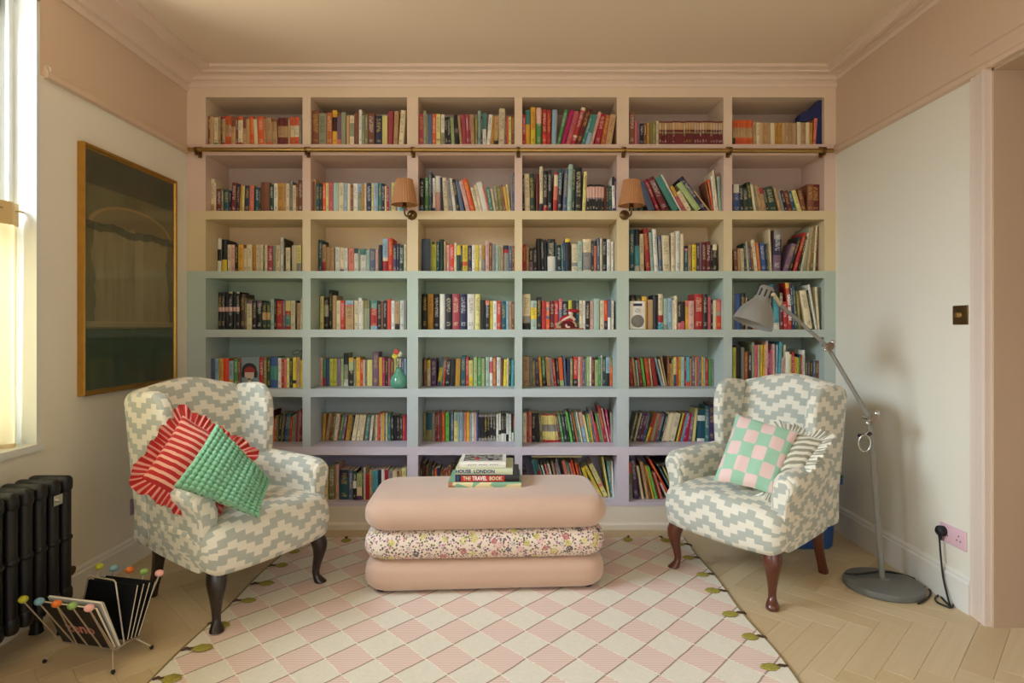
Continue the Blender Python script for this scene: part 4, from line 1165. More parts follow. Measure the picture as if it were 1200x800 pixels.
# checked cushion on the other chair, striped one behind it
pillow('checked_cushion', PX(863, 485, 3.00), PX(836, 562, 2.84), PX(936, 505, 2.84), PX(908, 580, 2.72), .12, M_chk,
       'mint and pink checked cushion upright on the mahogany-legged armchair', 0, N=36)
pillow('frilled_cushion', PX(915, 502, 2.95), PX(893, 580, 2.76), PX(966, 514, 2.79), PX(925, 574, 2.70), .09, M_gst,
       'grey and cream striped cushion with a frill, tucked behind the checked one', .048, frillmat=M_gstf, N=30)

# ------------------------------------------------------------------ ottoman of three stacked pads, coffee-table books on it
ROT = math.radians(3.2)
oc = Vector((-.152, 3.03, .0118))
ott = thing('ottoman', 'long ottoman like three stacked pads, pink velvet with a floral one between', 'ottoman', oc, ROT)
M_velvet = mat('pink_velvet', S(206, 172, 150), 0.85, sheen=0.5, bump=0.12, bscale=30, var=0.05, vscale=5)
M_flor = mat('floral_print', (1, 1, 1, 1), 0.85)
n = NT(M_flor); tcv = n.node('ShaderNodeTexCoord').outputs['Object']
def vor(scale, out, off=0.0):
    vn = n.node('ShaderNodeTexVoronoi'); vn.inputs['Scale'].default_value = scale
    mp = n.node('ShaderNodeMapping'); mp.inputs['Location'].default_value = (off, off * 1.7, off * .3)
    n.L(tcv, mp.inputs[0]); n.L(mp.outputs[0], vn.inputs['Vector']); return vn.outputs[out]
def ramp(fac, cols, const=True):
    r = n.node('ShaderNodeValToRGB')
    if const: r.color_ramp.interpolation = 'CONSTANT'
    e = r.color_ramp.elements
    while len(e) < len(cols): e.new(0.5)
    for i, (p, c) in enumerate(cols): e[i].position = p; e[i].color = c
    n.L(fac, r.inputs[0]); return r.outputs[0]
def rnd(colr):
    s = n.node('ShaderNodeSeparateColor'); n.L(colr, s.inputs[0]); return s.outputs[0]
c0 = n.mix(n.noise(tcv, 6.0, 2), S(238, 228, 206), S(232, 206, 194))
small = n.math('LESS_THAN', vor(95, 'Distance'), .46)
cs = ramp(rnd(vor(95, 'Color')), [(0, S(176, 120, 132)), (.2, S(120, 128, 66)), (.38, S(232, 220, 196)), (.55, S(104, 92, 110)), (.68, S(190, 150, 170)), (.82, S(86, 84, 74))])
c1 = n.mix(small, c0, cs)
big = n.math('LESS_THAN', vor(21, 'Distance', 3.1), .36)
ringm = n.math('MULTIPLY', big, n.math('GREATER_THAN', n.noise(tcv, 150.0, 1), .42))
cb_ = ramp(rnd(vor(21, 'Color', 3.1)), [(0, S(206, 196, 96)), (.25, S(70, 62, 80)), (.4, S(226, 178, 176)), (.6, S(200, 190, 180)), (.78, S(214, 206, 120)), (.92, S(190, 110, 110))])
n.color(n.mix(n.math('MULTIPLY', ringm, .85), c1, cb_))
def pad(z0, z1, w, d, ox, oy, m, label, r=.062):
    mb = MB()
    hgt = z1 - z0
    rings = []
    k = 8
    rv = min(r, hgt / 2 - .004)
    for t in [math.pi / 2 * i / k for i in range(k + 1)]: rings.append((z0 + rv * (1 - math.cos(t)), rv * (1 - math.sin(t))))
    for t in [math.pi / 2 * i / k for i in range(k, -1, -1)]: rings.append((z1 - rv * (1 - math.cos(t)), rv * (1 - math.sin(t))))
    rings += [(z1 + .004, rv + .06), (z1 + .007, rv + .14)]
    R = [[(x, y, z) for x, y in rrect(ox, oy, w - 2 * i, d - 2 * i, max(.105 - i * .6, .02), 6)] for z, i in rings]
    loft(mb, R, capaxes=(0, 1))
    o = obj('pad', mb, m, ott, angle=80); o['label'] = label
pad(.004, .155, 1.145, .50, 0, 0, M_velvet, 'lowest pink velvet pad')
pad(.150, .290, 1.150, .51, .0, 0, M_flor, 'middle pad in a small floral print', .066)
pad(.286, .440, 1.155, .525, .006, .0, M_velvet, 'topmost pink velvet pad', .075)
for sx in (-1, 1):
    for sy in (-1, 1):
        mb = MB(); lathe(mb, [(.02, 0), (.024, .003), (.024, .012)], 12, center=(sx * .49, sy * .18)); obj('foot', mb, M_black, ott)

ZO = .4585
def flat_book(name, label, x, y, z, w, d, h, rz, cover, page=M_page, spine=None):
    """a closed book lying flat, spine towards the camera"""
    t = thing(name, label, 'book', (x, y, z), rz, 'coffee-table books on the ottoman')
    mb = MB()
    b = .003
    # boards and spine: one wrapped cover
    box(mb, -w / 2, w / 2, 0, d, 0, b); box(mb, -w / 2, w / 2, 0, d, h - b, h)
    P = [(0 - .003 * math.sin(math.pi * k / 6), h * k / 6) for k in range(7)]
    loft(mb, [[(xx, y_, z_) for y_, z_ in P] + [(xx, .004, z_) for y_, z_ in reversed(P)] for xx in (-w / 2, w / 2)])
    obj('cover', mb, cover, t, angle=50)
    mb = MB(); box(mb, -w / 2 + .004, w / 2 - .004, .004, d - .004, b, h - b); obj('pages', mb, page, t, smooth=False)
    return t
def print_on(t, body, size, x, z, m, y=-.0036, sx=1.0):
    mb = text_mesh(body, size, size * .03)
    mb.v = [(a * sx + x, y - c, b + z) for a, b, c in mb.v]
    return obj('spine_title', mb, m, t, smooth=False)
M_ink_w = mat('white_print', S(240, 238, 232), 0.6); M_ink_b = mat('blue_print', S(56, 66, 120), 0.6); M_ink_g = mat('grey_print', S(150, 148, 140), 0.6)
M_illus = mat('green_illustrated_cover', S(150, 190, 156), 0.5)
n = NT(M_illus); vec, ox_, oy_, oz_ = n.objc()
blk = n.node('ShaderNodeTexVoronoi'); blk.inputs['Scale'].default_value = 16; n.L(vec, blk.inputs['Vector'])
s_ = n.node('ShaderNodeSeparateColor'); n.L(blk.outputs['Color'], s_.inputs[0])
onsp = n.math('LESS_THAN', oy_, .001)
f1 = n.math('MULTIPLY', onsp, n.math('GREATER_THAN', s_.outputs[0], .28))
c_ = n.mix(f1, S(134, 180, 148), S(228, 214, 164))
c_ = n.mix(n.math('MULTIPLY', onsp, n.math('GREATER_THAN', s_.outputs[1], .82)), c_, S(178, 120, 84))
n.color(c_)
M_trav = mat('black_cover', S(34, 32, 34), 0.4)
M_redband = mat('red_spine_band', S(196, 44, 36), 0.45)
M_hl = mat('pale_green_cover', S(206, 212, 176), 0.5)
M_wh = mat('white_cover', S(236, 232, 222), 0.5)
c0 = Vector((-.152, 2.965, 0))
def at(dx, dy): return c0.x + dx, c0.y + dy
x_, y_ = at(0, 0)
b1 = flat_book('flat_book', 'large book with a green and cream illustrated cover, lowest of the stack on the ottoman', x_, y_, ZO, .362, .265, .026, math.radians(1), M_illus)
x_, y_ = at(.012, .006)
b2 = flat_book('flat_book', 'black travel book with a red spine label, second from the bottom of the stack', x_, y_, ZO + .0262, .318, .235, .034, math.radians(0.5), M_trav)
mb = MB(); box(mb, -.130, .085, -.0036, -.0028, .003, .031); obj('spine_label', mb, M_redband, b2, smooth=False)
print_on(b2, 'THE', .026, -.101, .017, M_hl, -.0040, .8); print_on(b2, 'TRAVEL', .029, -.038, .017, M_ink_w, -.0040, .72); print_on(b2, 'BOOK', .026, .042, .017, M_hl, -.0040, .85)
mb = MB(); box(mb, -.152, -.140, -.0036, -.0028, .004, .030); obj('spine_mark', mb, M_ink_b, b2, smooth=False)
x_, y_ = at(-.004, .012)
b3 = flat_book('flat_book', 'pale green book with blue spine lettering, third in the stack on the ottoman', x_, y_, ZO + .0604, .285, .24, .031, math.radians(-.5), M_hl)
print_on(b3, 'HOUSE  LONDON', .025, -.044, .0155, M_ink_b, sx=.95)
x_, y_ = at(-.012, .03)
b4 = flat_book('flat_book', 'white book with a monochrome photograph on its cover, topmost of the stack', x_, y_, ZO + .0916, .232, .19, .029, math.radians(.5), M_wh)
print_on(b4, 'THE   ART   OF   ROOMS', .0085, -.02, .014, M_ink_g) if False else None
mb = MB()
for k in range(16): box(mb, -.085 + k * .011, -.085 + k * .011 + (.007 if k % 5 else .001), -.0036, -.0030, .012, .0165)
o = obj('spine_lettering', mb, M_ink_g, b4, smooth=False); o['kind'] = 'stuff'
M_photo = mat('cover_photograph', S(120, 118, 112), 0.4)
n = NT(M_photo); vec, ox_, oy_, oz_ = n.objc()
nzz = n.noise(vec, 38.0, 4)
c_ = n.mix(n.math('GREATER_THAN', nzz, .5), S(58, 58, 56), S(176, 172, 162))
rd_ = n.math('MULTIPLY', n.math('LESS_THAN', n.math('ABSOLUTE', n.math('ADD', ox_, .03)), .012), n.math('LESS_THAN', n.math('ABSOLUTE', n.math('SUBTRACT', oy_, .07)), .03))
n.color(n.mix(rd_, c_, S(190, 50, 50)))
mb = MB(); box(mb, -.098, .098, .022, .165, .029, .0296); obj('cover_picture', mb, M_photo, b4, smooth=False)
# ------------------------------------------------------------------ framed painting on the left wall
pa = thing('framed_painting', 'tall dark green painting of an arched window in a slim gilt frame', 'painting', (XL, 3.165, 1.525))
PW, PH = .77, 1.19
mb = MB()
prof = [(0, 0), (.030, 0), (.034, .006), (.030, .014), (.022, .018), (.018, .026), (.012, .030), (.006, .024), (0, .020)]     # depth from wall, inwards across the moulding
def ring(d, i):
    a, b = PW / 2 - i, PH / 2 - i
    return [(d, -a, -b), (d, a, -b), (d, a, b), (d, -a, b)]
R = [ring(d, i) for d, i in prof]
mb2 = MB()
for k in range(len(R)):
    nx = (k + 1) % len(R)
    for c in range(4):
        d = (c + 1) % 4
        mb2.add([R[k][c], R[k][d], R[nx][d], R[nx][c]], [(0, 1, 2, 3)], [[(0, 0)] * 4])
M_gilt = mat('gilt', S(186, 142, 66), 0.35, metal=0.85, var=0.2, vscale=30, bump=0.1, bscale=80)
obj('gilt_frame', mb2, M_gilt, pa, smooth=False)
M_paint = mat('oil_painting', (1, 1, 1, 1), 0.35, coat=0.6)
M_paint.node_tree.nodes['Principled BSDF'].inputs['Coat Roughness'].default_value = 0.04
n = NT(M_paint); vec, u, v = n.uv()
mp = n.node('ShaderNodeMapping'); mp.inputs['Scale'].default_value = (9, 2, 1); n.L(vec, mp.inputs[0])
br = n.noise(mp.outputs[0], 1.6, 5); br2 = n.noise(vec, 5.0, 4)
uo = n.math('SUBTRACT', u, .5)
base = n.mix(br2, S(70, 70, 48), S(116, 110, 74))
# pale facade in the middle, arch line above, dark green foot
inm = n.math('MULTIPLY', n.math('LESS_THAN', n.math('ABSOLUTE', n.math('ADD', uo, n.math('MULTIPLY', n.math('SUBTRACT', br2, .5), .2))), .42), n.math('MULTIPLY', n.math('GREATER_THAN', v, .28), n.math('LESS_THAN', v, n.math('ADD', .70, n.math('MULTIPLY', n.math('SUBTRACT', br, .5), .12)))))
c_ = n.mix(n.math('MULTIPLY', inm, .75), base, n.mix(br, S(96, 90, 60), S(166, 150, 110)))
col_ = n.math('LESS_THAN', n.math('ABSOLUTE', n.math('SUBTRACT', uo, .06)), .05)
c_ = n.mix(n.math('MULTIPLY', n.math('MULTIPLY', col_, inm), .35), c_, S(160, 148, 112))
rr_ = n.math('SQRT', n.math('ADD', n.math('POWER', n.math('DIVIDE', uo, .465), 2.0), n.math('POWER', n.math('DIVIDE', n.math('SUBTRACT', v, .685), .115), 2.0)))
archm = n.math('MULTIPLY', n.math('LESS_THAN', n.math('ABSOLUTE', n.math('SUBTRACT', rr_, 1.0)), .045), n.math('GREATER_THAN', v, .69))
underm = n.math('MULTIPLY', n.math('LESS_THAN', rr_, .96), n.math('GREATER_THAN', v, .705))
c_ = n.mix(n.math('MULTIPLY', underm, .7), c_, S(116, 100, 70))
c_ = n.mix(n.math('MULTIPLY', archm, .7), c_, S(150, 122, 72))
band = n.math('LESS_THAN', n.math('ABSOLUTE', n.math('SUBTRACT', v, n.math('ADD', .69, n.math('MULTIPLY', n.math('SUBTRACT', br2, .5), .06)))), .018)
c_ = n.mix(n.math('MULTIPLY', band, .7), c_, S(44, 60, 52))
topm = n.math('GREATER_THAN', v, .86)
c_ = n.mix(n.math('MULTIPLY', topm, .7), c_, S(52, 58, 46))
foot = n.math('LESS_THAN', v, .255)
c_ = n.mix(n.math('MULTIPLY', foot, .92), c_, n.mix(br, S(24, 44, 28), S(50, 72, 46)))
ledge = n.math('LESS_THAN', n.math('ABSOLUTE', n.math('SUBTRACT', v, .275)), .012)
c_ = n.mix(n.math('MULTIPLY', ledge, .6), c_, S(150, 136, 98))
n.color(c_)
n.bump(br, 0.15, 0.003)
mb = MB()
a, b = PW / 2 - .024, PH / 2 - .024
mb.add([(.020, -a, -b), (.020, a, -b), (.020, a, b), (.020, -a, b), (.004, -a, -b), (.004, a, -b), (.004, a, b), (.004, -a, b)],
       [(0, 1, 2, 3), (7, 6, 5, 4), (0, 4, 5, 1), (1, 5, 6, 2), (2, 6, 7, 3), (3, 7, 4, 0)], [[(0, 0), (1, 0), (1, 1), (0, 1)]] + [[(0, 0)] * 4] * 5)
obj('canvas', mb, M_paint, pa, smooth=False)

# ------------------------------------------------------------------ cast iron radiator under the window
ra = thing('radiator', 'black cast-iron column radiator below the window', 'radiator', (XL, 1.9, 0))
M_iron = mat('black_iron', S(13, 13, 14), 0.5, bump=0.08, bscale=60)
sec = MB()
ZA, ZC = .125, .645
for xa in (.075, .19):
    R = [[(xa + x, y, z) for x, y in rrect(0, 0, .042, .046, .018, 3)] for z in (ZA + .03, .25, .40, ZC - .03)]
    loft(sec, R)
for zc in (ZA + .035, ZC - .035, .39):
    hh_ = .035 if zc != .39 else .014
    R = [[(x, y, zc + z) for y, z in rrect(0, 0, .05, 2 * hh_, .02, 3)] for x in (.052, .06, .205, .213)]
    R = []
    for x, i in ((.05, .012), (.056, .003), (.066, 0), (.199, 0), (.209, .003), (.215, .012)):
        R.append([(x, y, zc + z) for y, z in rrect(0, 0, .05 - 2 * i, 2 * hh_ - 2 * i, .02, 3)])
    loft(sec, R)
s0 = None
for k in range(16):
    if s0 is None: s0 = obj('section', sec, M_iron, ra); o = s0
    else: o = s0.copy(); C.objects.link(o); o.parent = ra
    o.location = (0, .55 - k * .066, 0)
for yy_ in (.55, .55 - 15 * .066):
    for xa in (.075, .19):
        mb = MB(); loft(mb, [[(xa + x, yy_ + y, z) for x, y in rrect(0, 0, s, s * 1.0, s * .3, 3)] for z, s in ((0, .046), (.02, .038), (.08, .036), (.15, .044))]); obj('foot', mb, M_iron, ra)
for zz in (ZA + .035, ZC - .035):
    mb = MB(); tube(mb, [(.13, .56, zz), (.13, .55 - 15.2 * .066, zz)], .024, 12); obj('connecting_pipe', mb, M_iron, ra)
mb = MB(); box(mb, .2145, .219, .55 - 1.42 * .066, .55 - .72 * .066 , .545, .585)
mb.v = [(a, b, c) for a, b, c in mb.v]
tube(mb, [(.217, .55 - 1.07 * .066, .565), (.228, .55 - 1.07 * .066, .565)], .010, 10)
obj('badge_plate', mb, M_chrome, ra)
mb = MB(); tube(mb, [(.13, .575, .16), (.13, .63, .16)], .012, 10); lathe(mb, [(.012, 0), (.014, .1), (.018, .14), (.020, .16)], 12, center=(.13, .63)); tube(mb, [(.13, .63, .16), (.13, .63, .205)], .016, 10)
tube(mb, [(.10, .63, .23), (.165, .63, .222)], [.014, .02], 10); obj('valve', mb, M_dbrass, ra)

# ------------------------------------------------------------------ magazine rack of bent wire with coloured beads
mr = thing('magazine_rack', 'wire magazine rack with coloured bead tips holding black magazines, on the floor', 'magazine rack', (-1.585, 2.275, 0), math.radians(-13))
M_wire = mat('pale_wire', S(196, 180, 158), 0.35, metal=0.6)
BEAD = [('lime bead', S(186, 186, 48)), ('grey-blue bead', S(120, 164, 176)), ('orange bead', S(226, 120, 40)), ('leaf green bead', S(140, 176, 92)), ('pink bead', S(238, 176, 168))]
HB = .062
xsl = [-.165, -.092, -.015, .055, .128]
for row, (yt, yb_, zt) in enumerate(((-.155, -.045, .262), (.150, .045, .262))):
    mb = MB()
    tube(mb, [(-.135, yb_, HB), (.135, yb_, HB)], .0028, 6)
    xb = [-.125, -.062, -.002, .062, .118]
    for k in range(5):
        tube(mb, [(xb[k], yb_, HB), (xsl[k], yt, zt)], .0026, 6)
        if k in (2, 4): tube(mb, [(xb[k] - (.05 if k == 2 else .012), yb_, HB), (xsl[k], yt, zt)], .0026, 6)
    obj('wire_side', mb, M_wire, mr)
    for k in range(5):
        mb = MB(); ball(mb, (xsl[k], yt, zt + .006), .0155, 14, 8, (1.05, 1.05, .85))
        o = obj('bead', mb, mat('bead_' + BEAD[k][0].split()[0], BEAD[k][1], 0.35), mr); o['label'] = BEAD[k][0]
mb = MB()
tube(mb, [(-.11, 0, HB), (-.07, .015, .285), (-.06, .016, .292), (.05, .016, .288), (.06, .015, .28), (.115, 0, HB)], .003, 6)
tube(mb, [(-.125, -.045, HB), (-.125, .045, HB)], .0028, 6); tube(mb, [(.118, -.045, HB), (.118, .045, HB)], .0028, 6)
obj('wire_divider', mb, M_wire, mr)
for sx in (-1, 1):
    for sy in (-1, 1):
        mb = MB(); p0 = Vector((sx * .11, sy * .045, HB)); p1 = Vector((sx * .155, sy * .085, .012))
        tube(mb, [p0, p1], .003, 6); lo_ = obj('leg', mb, M_wire, mr)
        mb = MB(); ball(mb, (p1.x, p1.y, .0085), .008, 10, 6); obj('rubber_foot', mb, M_rubber, lo_)
def in_rack(name, label, xa, xb, y0, y1, z0, z1, th, m, cat='magazine', grp='magazines in the wire rack'):
    """a thin stiff magazine leaning between the wires: foot at y0, z0, head at y1, z1"""
    t = thing(name, label, cat, mr.matrix_basis @ Vector((0, 0, 0)) if False else (mr.location.x, mr.location.y, 0), mr.rotation_euler.z, grp)
    d = Vector((0, y1 - y0, z1 - z0)); L_ = d.length; d.normalize(); nn_ = Vector((0, -d.z, d.y))
    mb = MB()
    def bx(mb, a0, a1, h0, h1, x0, x1):
        v = [(x, y0 + d.y * h + nn_.y * a, z0 + d.z * h + nn_.z * a) for h in (h0, h1) for a in (a0, a1) for x in (x0, x1)]
        mb.add(v, [(0, 2, 3, 1), (4, 5, 7, 6), (0, 1, 5, 4), (2, 6, 7, 3), (0, 4, 6, 2), (1, 3, 7, 5)], [[(0, 0)] * 4] * 6)
    bx(mb, 0, .0012, 0, L_, xa, xb); bx(mb, th - .0012, th, 0, L_, xa, xb); bx(mb, 0, th, 0, .0015, xa, xb)
    obj('cover', mb, m, t, smooth=False)
    mb = MB(); bx(mb, .0012, th - .0012, .0015, L_ - .002, xa + .0015, xb - .001); obj('pages', mb, M_page, t, smooth=False)
    return t, d, nn_
M_magb = mat('black_magazine', S(20, 20, 22), 0.35)
t, d, nn_ = in_rack('magazine', 'black magazine with pink script lettering at the front of the wire rack', -.125, .112, -.030, -.108, .066, .248, .010, M_magb)
cu = text_mesh('zeno', .066, .0012)
base = Vector((0, -.030, .066))
mb = MB()
sl = math.radians(0)
mb.v = [tuple(base + d * (.085 + b) + nn_ * (.0106 + c) + Vector((a * 1.0 - .005, 0, 0)) ) for a, b, c in cu.v]
mb.v = [tuple(Vector(p) + nn_ * .0006) for p in mb.v]
mb.f = cu.f; mb.uv = cu.uv; mb.col = cu.col; mb.ink = cu.ink; mb.mi = cu.mi
o = obj('cover_lettering', mb, mat('pink_print', S(214, 140, 122), 0.5), t, smooth=False)
in_rack('magazine', 'white-edged magazine behind the lettered one in the wire rack', -.120, .118, -.019, -.096, .066, .262, .007, mat('white_magazine', S(224, 222, 214), 0.4))
in_rack('magazine', 'grey-covered magazine next to the rack divider, front half of the rack', -.115, .110, -.011, -.080, .066, .255, .006, mat('grey_magazine', S(70, 74, 80), 0.4))
for k in range(4):
    in_rack('magazine', ['black magazine just behind the rack divider', 'second black magazine in the rear half of the rack', 'third black magazine in the rear half of the rack', 'rearmost black magazine, against the back wires of the rack'][k],
            -.112 + .004 * k, .118 + .006 * k, .016 + .010 * k, .062 + .022 * k, .068, .258 - .004 * k, .008, mat('black_magazine_' + 'abcd'[k], S(18 + 4 * k, 19 + 4 * k, 22 + 4 * k), 0.3))

# ------------------------------------------------------------------ floor lamp
M_lamp = mat('grey_enamel', S(134, 132, 124), 0.3)
M_lbase = mat('grey_hammered_iron', S(108, 108, 104), 0.45, bump=0.1, bscale=90)
B = PX(1035, 688, 2.878); B.z = 0
fl_ = thing('floor_lamp', 'tall grey articulated floor lamp with a bell-shaped metal shade beside the armchair', 'floor lamp', B)
mb = MB(); lathe(mb, [(.168, .0), (.172, .006), (.172, .024), (.168, .031), (.16, .034), (.05, .040), (.026, .043), (.022, .05), (.0, .05)], 48); obj('base', mb, M_lbase, fl_, angle=30)
J1 = PX(1019, 489, 2.90) - B; J2 = PX(969, 405, 2.93) - B; HD = PX(914, 357, 2.95) - B
p0 = Vector((0, 0, .03)) + (PX(1034, 687, 2.878) - PX(1035, 688, 2.878)) * 0
mb = MB(); tube(mb, [Vector((-.004, 0, .04)), J1 + (J1 - p0).normalized() * -.02], .0125, 12); obj('lower_pole', mb, M_lamp, fl_)
mb = MB(); tube(mb, [J1 + Vector((0, 0, .0)), J2], .0105, 12); obj('middle_arm', mb, M_lamp, fl_)
mb = MB(); tube(mb, [J2, HD], .0095, 12); obj('upper_arm', mb, M_lamp, fl_)
for J, nm, s in ((J1, 'pole_joint', 1.2), (J2, 'arm_joint', 1.0)):
    mb = MB()
    tube(mb, [J + Vector((0, -.032 * s, 0)), J + Vector((0, .03 * s, 0))], .012 * s, 12)
    tube(mb, [J + Vector((0, -.036 * s, 0)), J + Vector((0, -.030 * s, 0))], .019 * s, 14)
    tube(mb, [J + Vector((-.026, -.02, -.012)), J + Vector((.026, -.02, .012))], .006, 8)
    ball(mb, J + Vector((.02 * s, -.02, .018 * s)), .012 * s, 10, 6); ball(mb, J + Vector((-.018 * s, -.02, -.02 * s)), .009 * s, 10, 6)
    obj(nm, mb, M_chrome, fl_)
# pull ring below the joint
rc = PX(1013, 519, 2.88) - B
mb = MB(); tube(mb, [rc + Vector((.034 * math.cos(a) * .85, 0, .040 * math.sin(a))) for a in [2 * math.pi * k / 28 for k in range(28)]], .0035, 8, closed=True)
tube(mb, [rc + Vector((0, 0, .038)), PX(1019, 504, 2.89) - B], .005, 8)
obj('pull_ring', mb, M_chrome, fl_)
mb = MB(); tube(mb, [PX(1021, 508, 2.885) - B, PX(1007, 510, 2.885) - B], .006, 8); ball(mb, PX(1007, 510, 2.885) - B, .009, 8, 6); obj('ring_lever', mb, M_black, fl_)
# shade: bell pointing down and to the window side, slotted neck
top = PX(899, 338, 2.95) - B; rim = PX(884, 378, 2.93) - B
ax = (rim - top); Ls = ax.length; ax.normalize()
ax = (ax + Vector((0, .10, 0))).normalized()
e1 = ax.cross(Vector((0, 1, 0))).normalized(); e2 = ax.cross(e1).normalized()
def ringa(s, r, k=36): return [top + ax * s + e1 * r * math.cos(2 * math.pi * i / k) + e2 * r * math.sin(2 * math.pi * i / k) for i in range(k)]
prof = [(-.012, .012), (-.010, .026), (-.002, .034), (.012, .038), (.05, .040), (.068, .043), (.085, .055), (.105, .070), (.13, .083), (.155, .091), (.182, .0955), (.190, .0975), (.192, .0965)]
prof_in = [(.190, .0945), (.155, .088), (.13, .080), (.105, .067), (.075, .043), (.05, .036)]
mb = MB(); loft(mb, [ringa(s, r) for s, r in prof + prof_in]); obj('lamp_shade', mb, M_lamp, fl_, angle=40)
mb = MB()
for i in range(10):
    a = 2 * math.pi * i / 10
    cdir = e1 * math.cos(a) + e2 * math.sin(a)
    tdir = -e1 * math.sin(a) + e2 * math.cos(a)
    v = []
    for s, r in ((.012, .0388), (.050, .0408)):
        for w_ in (-.004, .004):
            for h_ in (-.002, .0008): v.append(top + ax * s + cdir * (r + h_) + tdir * w_)
    mb.add(v, [(0, 1, 3, 2), (4, 6, 7, 5), (0, 4, 5, 1), (2, 3, 7, 6), (0, 2, 6, 4), (1, 5, 7, 3)], [[(0, 0)] * 4] * 6)
so = obj('vent_slots', mb, M_black, fl_, smooth=False); so['kind'] = 'stuff'
mb = MB(); ball(mb, top + ax * .115, .032, 14, 10); obj('bulb', mb, mat('opal_bulb', S(236, 232, 220), 0.3), fl_)
mb = MB(); tube(mb, [HD, PX(903, 345, 2.94) - B + Vector((0, -.035, 0)), top + ax * .035 + Vector((0.02, -.03, 0))], .009, 10); obj('shade_bracket', mb, mat('cream_knob', S(196, 180, 140), 0.4), fl_)

# cable of the lamp with its plug
M_cord = mat('black_cable', S(16, 16, 16), 0.5)
def FP(x, y, z=.005):
    Y = F * (CAMZ - z) / (y - CY); p = PX(x, y, Y); return p
cb_ = thing('power_cable', 'black cable of the floor lamp with a plug in the pink socket', 'cable', (1.93, 2.66, 0))
co = Vector(cb_.location)
plug = Vector((XR - .03, 2.762, .312))
pts = [FP(988, 671, .045), FP(1000, 672, .047), FP(1032, 669, .050), FP(1060, 674, .03), FP(1080, 686), FP(1088, 694), FP(1082, 700), FP(1068, 706), FP(1040, 708), FP(1015, 702)]
pts = [FP(990, 671.5, .043), FP(1005, 672.5, .045), FP(1035, 669.5, .047), FP(1060, 673.5, .03), FP(1078, 681), FP(1089, 690), FP(1090, 697), FP(1083, 704), FP(1076, 707)]
mb = MB(); tube(mb, [p - co for p in spline(pts, 8)], .0045, 6); obj('cord_loop', mb, M_cord, cb_)
pts = [FP(1080, 687), FP(1092, 689), FP(1101, 697), FP(1110, 707), FP(1116, 711), FP(1117, 700), FP(1108, 694.5), FP(1097, 699), FP(1098, 705), FP(1110, 710.5), FP(1114, 711)]
pts += [Vector((XR - .035, 2.70, .03)), Vector((XR - .03, 2.74, .12)), plug + Vector((0, 0, -.03))]
mb = MB(); tube(mb, [p - co for p in spline(pts, 8)], .0042, 6); obj('cord', mb, M_cord, cb_)
mb = MB(); tube(mb, [plug + Vector((.028, 0, 0)) - co, plug + Vector((.008, 0, 0)) - co, plug + Vector((-.004, 0, 0)) - co, plug + Vector((-.012, 0, 0)) - co], [.022, .0245, .023, .014], 16)
tube(mb, [plug + Vector((.005, 0, -.015)) - co, plug + Vector((.004, 0, -.042)) - co], [.011, .006], 10)
obj('plug', mb, M_rubber, cb_)

# socket plate and switch plate on the right wall
so = thing('wall_socket', 'pink double wall socket low on the white wall, a black plug in it', 'socket', (XR, 2.708, .305))
mb = MB(); bbox_bevel(mb, -.008, .0, -.078, .082, -.043, .043, .003); obj('face_plate', mb, mat('pink_plastic', S(226, 186, 196), 0.4), so, angle=30)
for yy_ in (.042, -.036):
    mb = MB()
    for a, b in ((0, .012), (-.011, -.008), (.011, -.008)): box(mb, -.0086, -.007, yy_ + a - .003, yy_ + a + .003, b - .003, b + .003)
    o = obj('pin_holes', mb, M_black, so, smooth=False); o['kind'] = 'stuff'
sw = thing('dimmer_switch', 'square aged-brass dimmer switch plate with one knob on the white wall', 'switch', (XR, 2.668, 1.307))
mb = MB(); bbox_bevel(mb, -.005, 0, -.045, .045, -.043, .043, .002); obj('switch_plate', mb, M_dbrass, sw, angle=30)
mb = MB(); lathe(mb, [(.012, 0), (.013, .003), (.0105, .006), (.0105, .018), (.009, .020), (0, .020)], 18); mb.xf(Matrix.Translation((-.005, 0, 0)) @ Matrix.Rotation(-math.pi / 2, 4, 'Y')); obj('switch_knob', mb, M_brass, sw)
# lilac socket half hidden behind the left chair
s2 = thing('wall_socket', 'mauve socket plate on the left wall behind the dark-legged armchair', 'socket', (XL, 3.22, .30))
mb = MB(); bbox_bevel(mb, 0, .008, -.06, .06, -.043, .043, .003); obj('face_plate', mb, mat('mauve_plastic', S(150, 124, 146), 0.4), s2, angle=30)
mb = MB()
for a, b in ((0, .012), (-.011, -.008), (.011, -.008)): box(mb, .007, .0086, a - .003, a + .003, b - .003, b + .003)
o = obj('pin_holes', mb, M_black, s2, smooth=False); o['kind'] = 'stuff'

# ------------------------------------------------------------------ blue storage tub behind the right chair
M_tub = mat('blue_plastic', S(40, 84, 150), 0.3, coat=0.2)
tb = thing('storage_tub', 'blue plastic storage tub with a green lid behind the mahogany-legged armchair', 'storage tub', (1.655, 3.50, 0))
mb = MB()
def rr(w, d, z, r=.04): return [(x, y, z) for x, y in rrect(0, 0, w, d, r, 4)]
loft(mb, [rr(.27, .24, .004), rr(.28, .25, 0.0), rr(.30, .27, .02), rr(.335, .31, .40), rr(.37, .34, .402), rr(.37, .34, .375), rr(.374, .344, .375), rr(.374, .344, .408), rr(.33, .30, .408), rr(.30, .27, .03)])
obj('tub_body', mb, M_tub, tb, angle=40)
mb = MB(); loft(mb, [rr(.372, .342, .409), rr(.376, .346, .412), rr(.376, .346, .420), rr(.35, .32, .426), rr(.32, .29, .426)]); obj('lid', mb, mat('green_plastic', S(52, 120, 60), 0.35), tb, angle=40)
for sx in (-1, 1):
    mb = MB(); bbox_bevel(mb, sx * .186 - .018, sx * .186 + .018, -.06, .06, .36, .44, .006); obj('clip_handle', mb, M_tub, tb, angle=30)

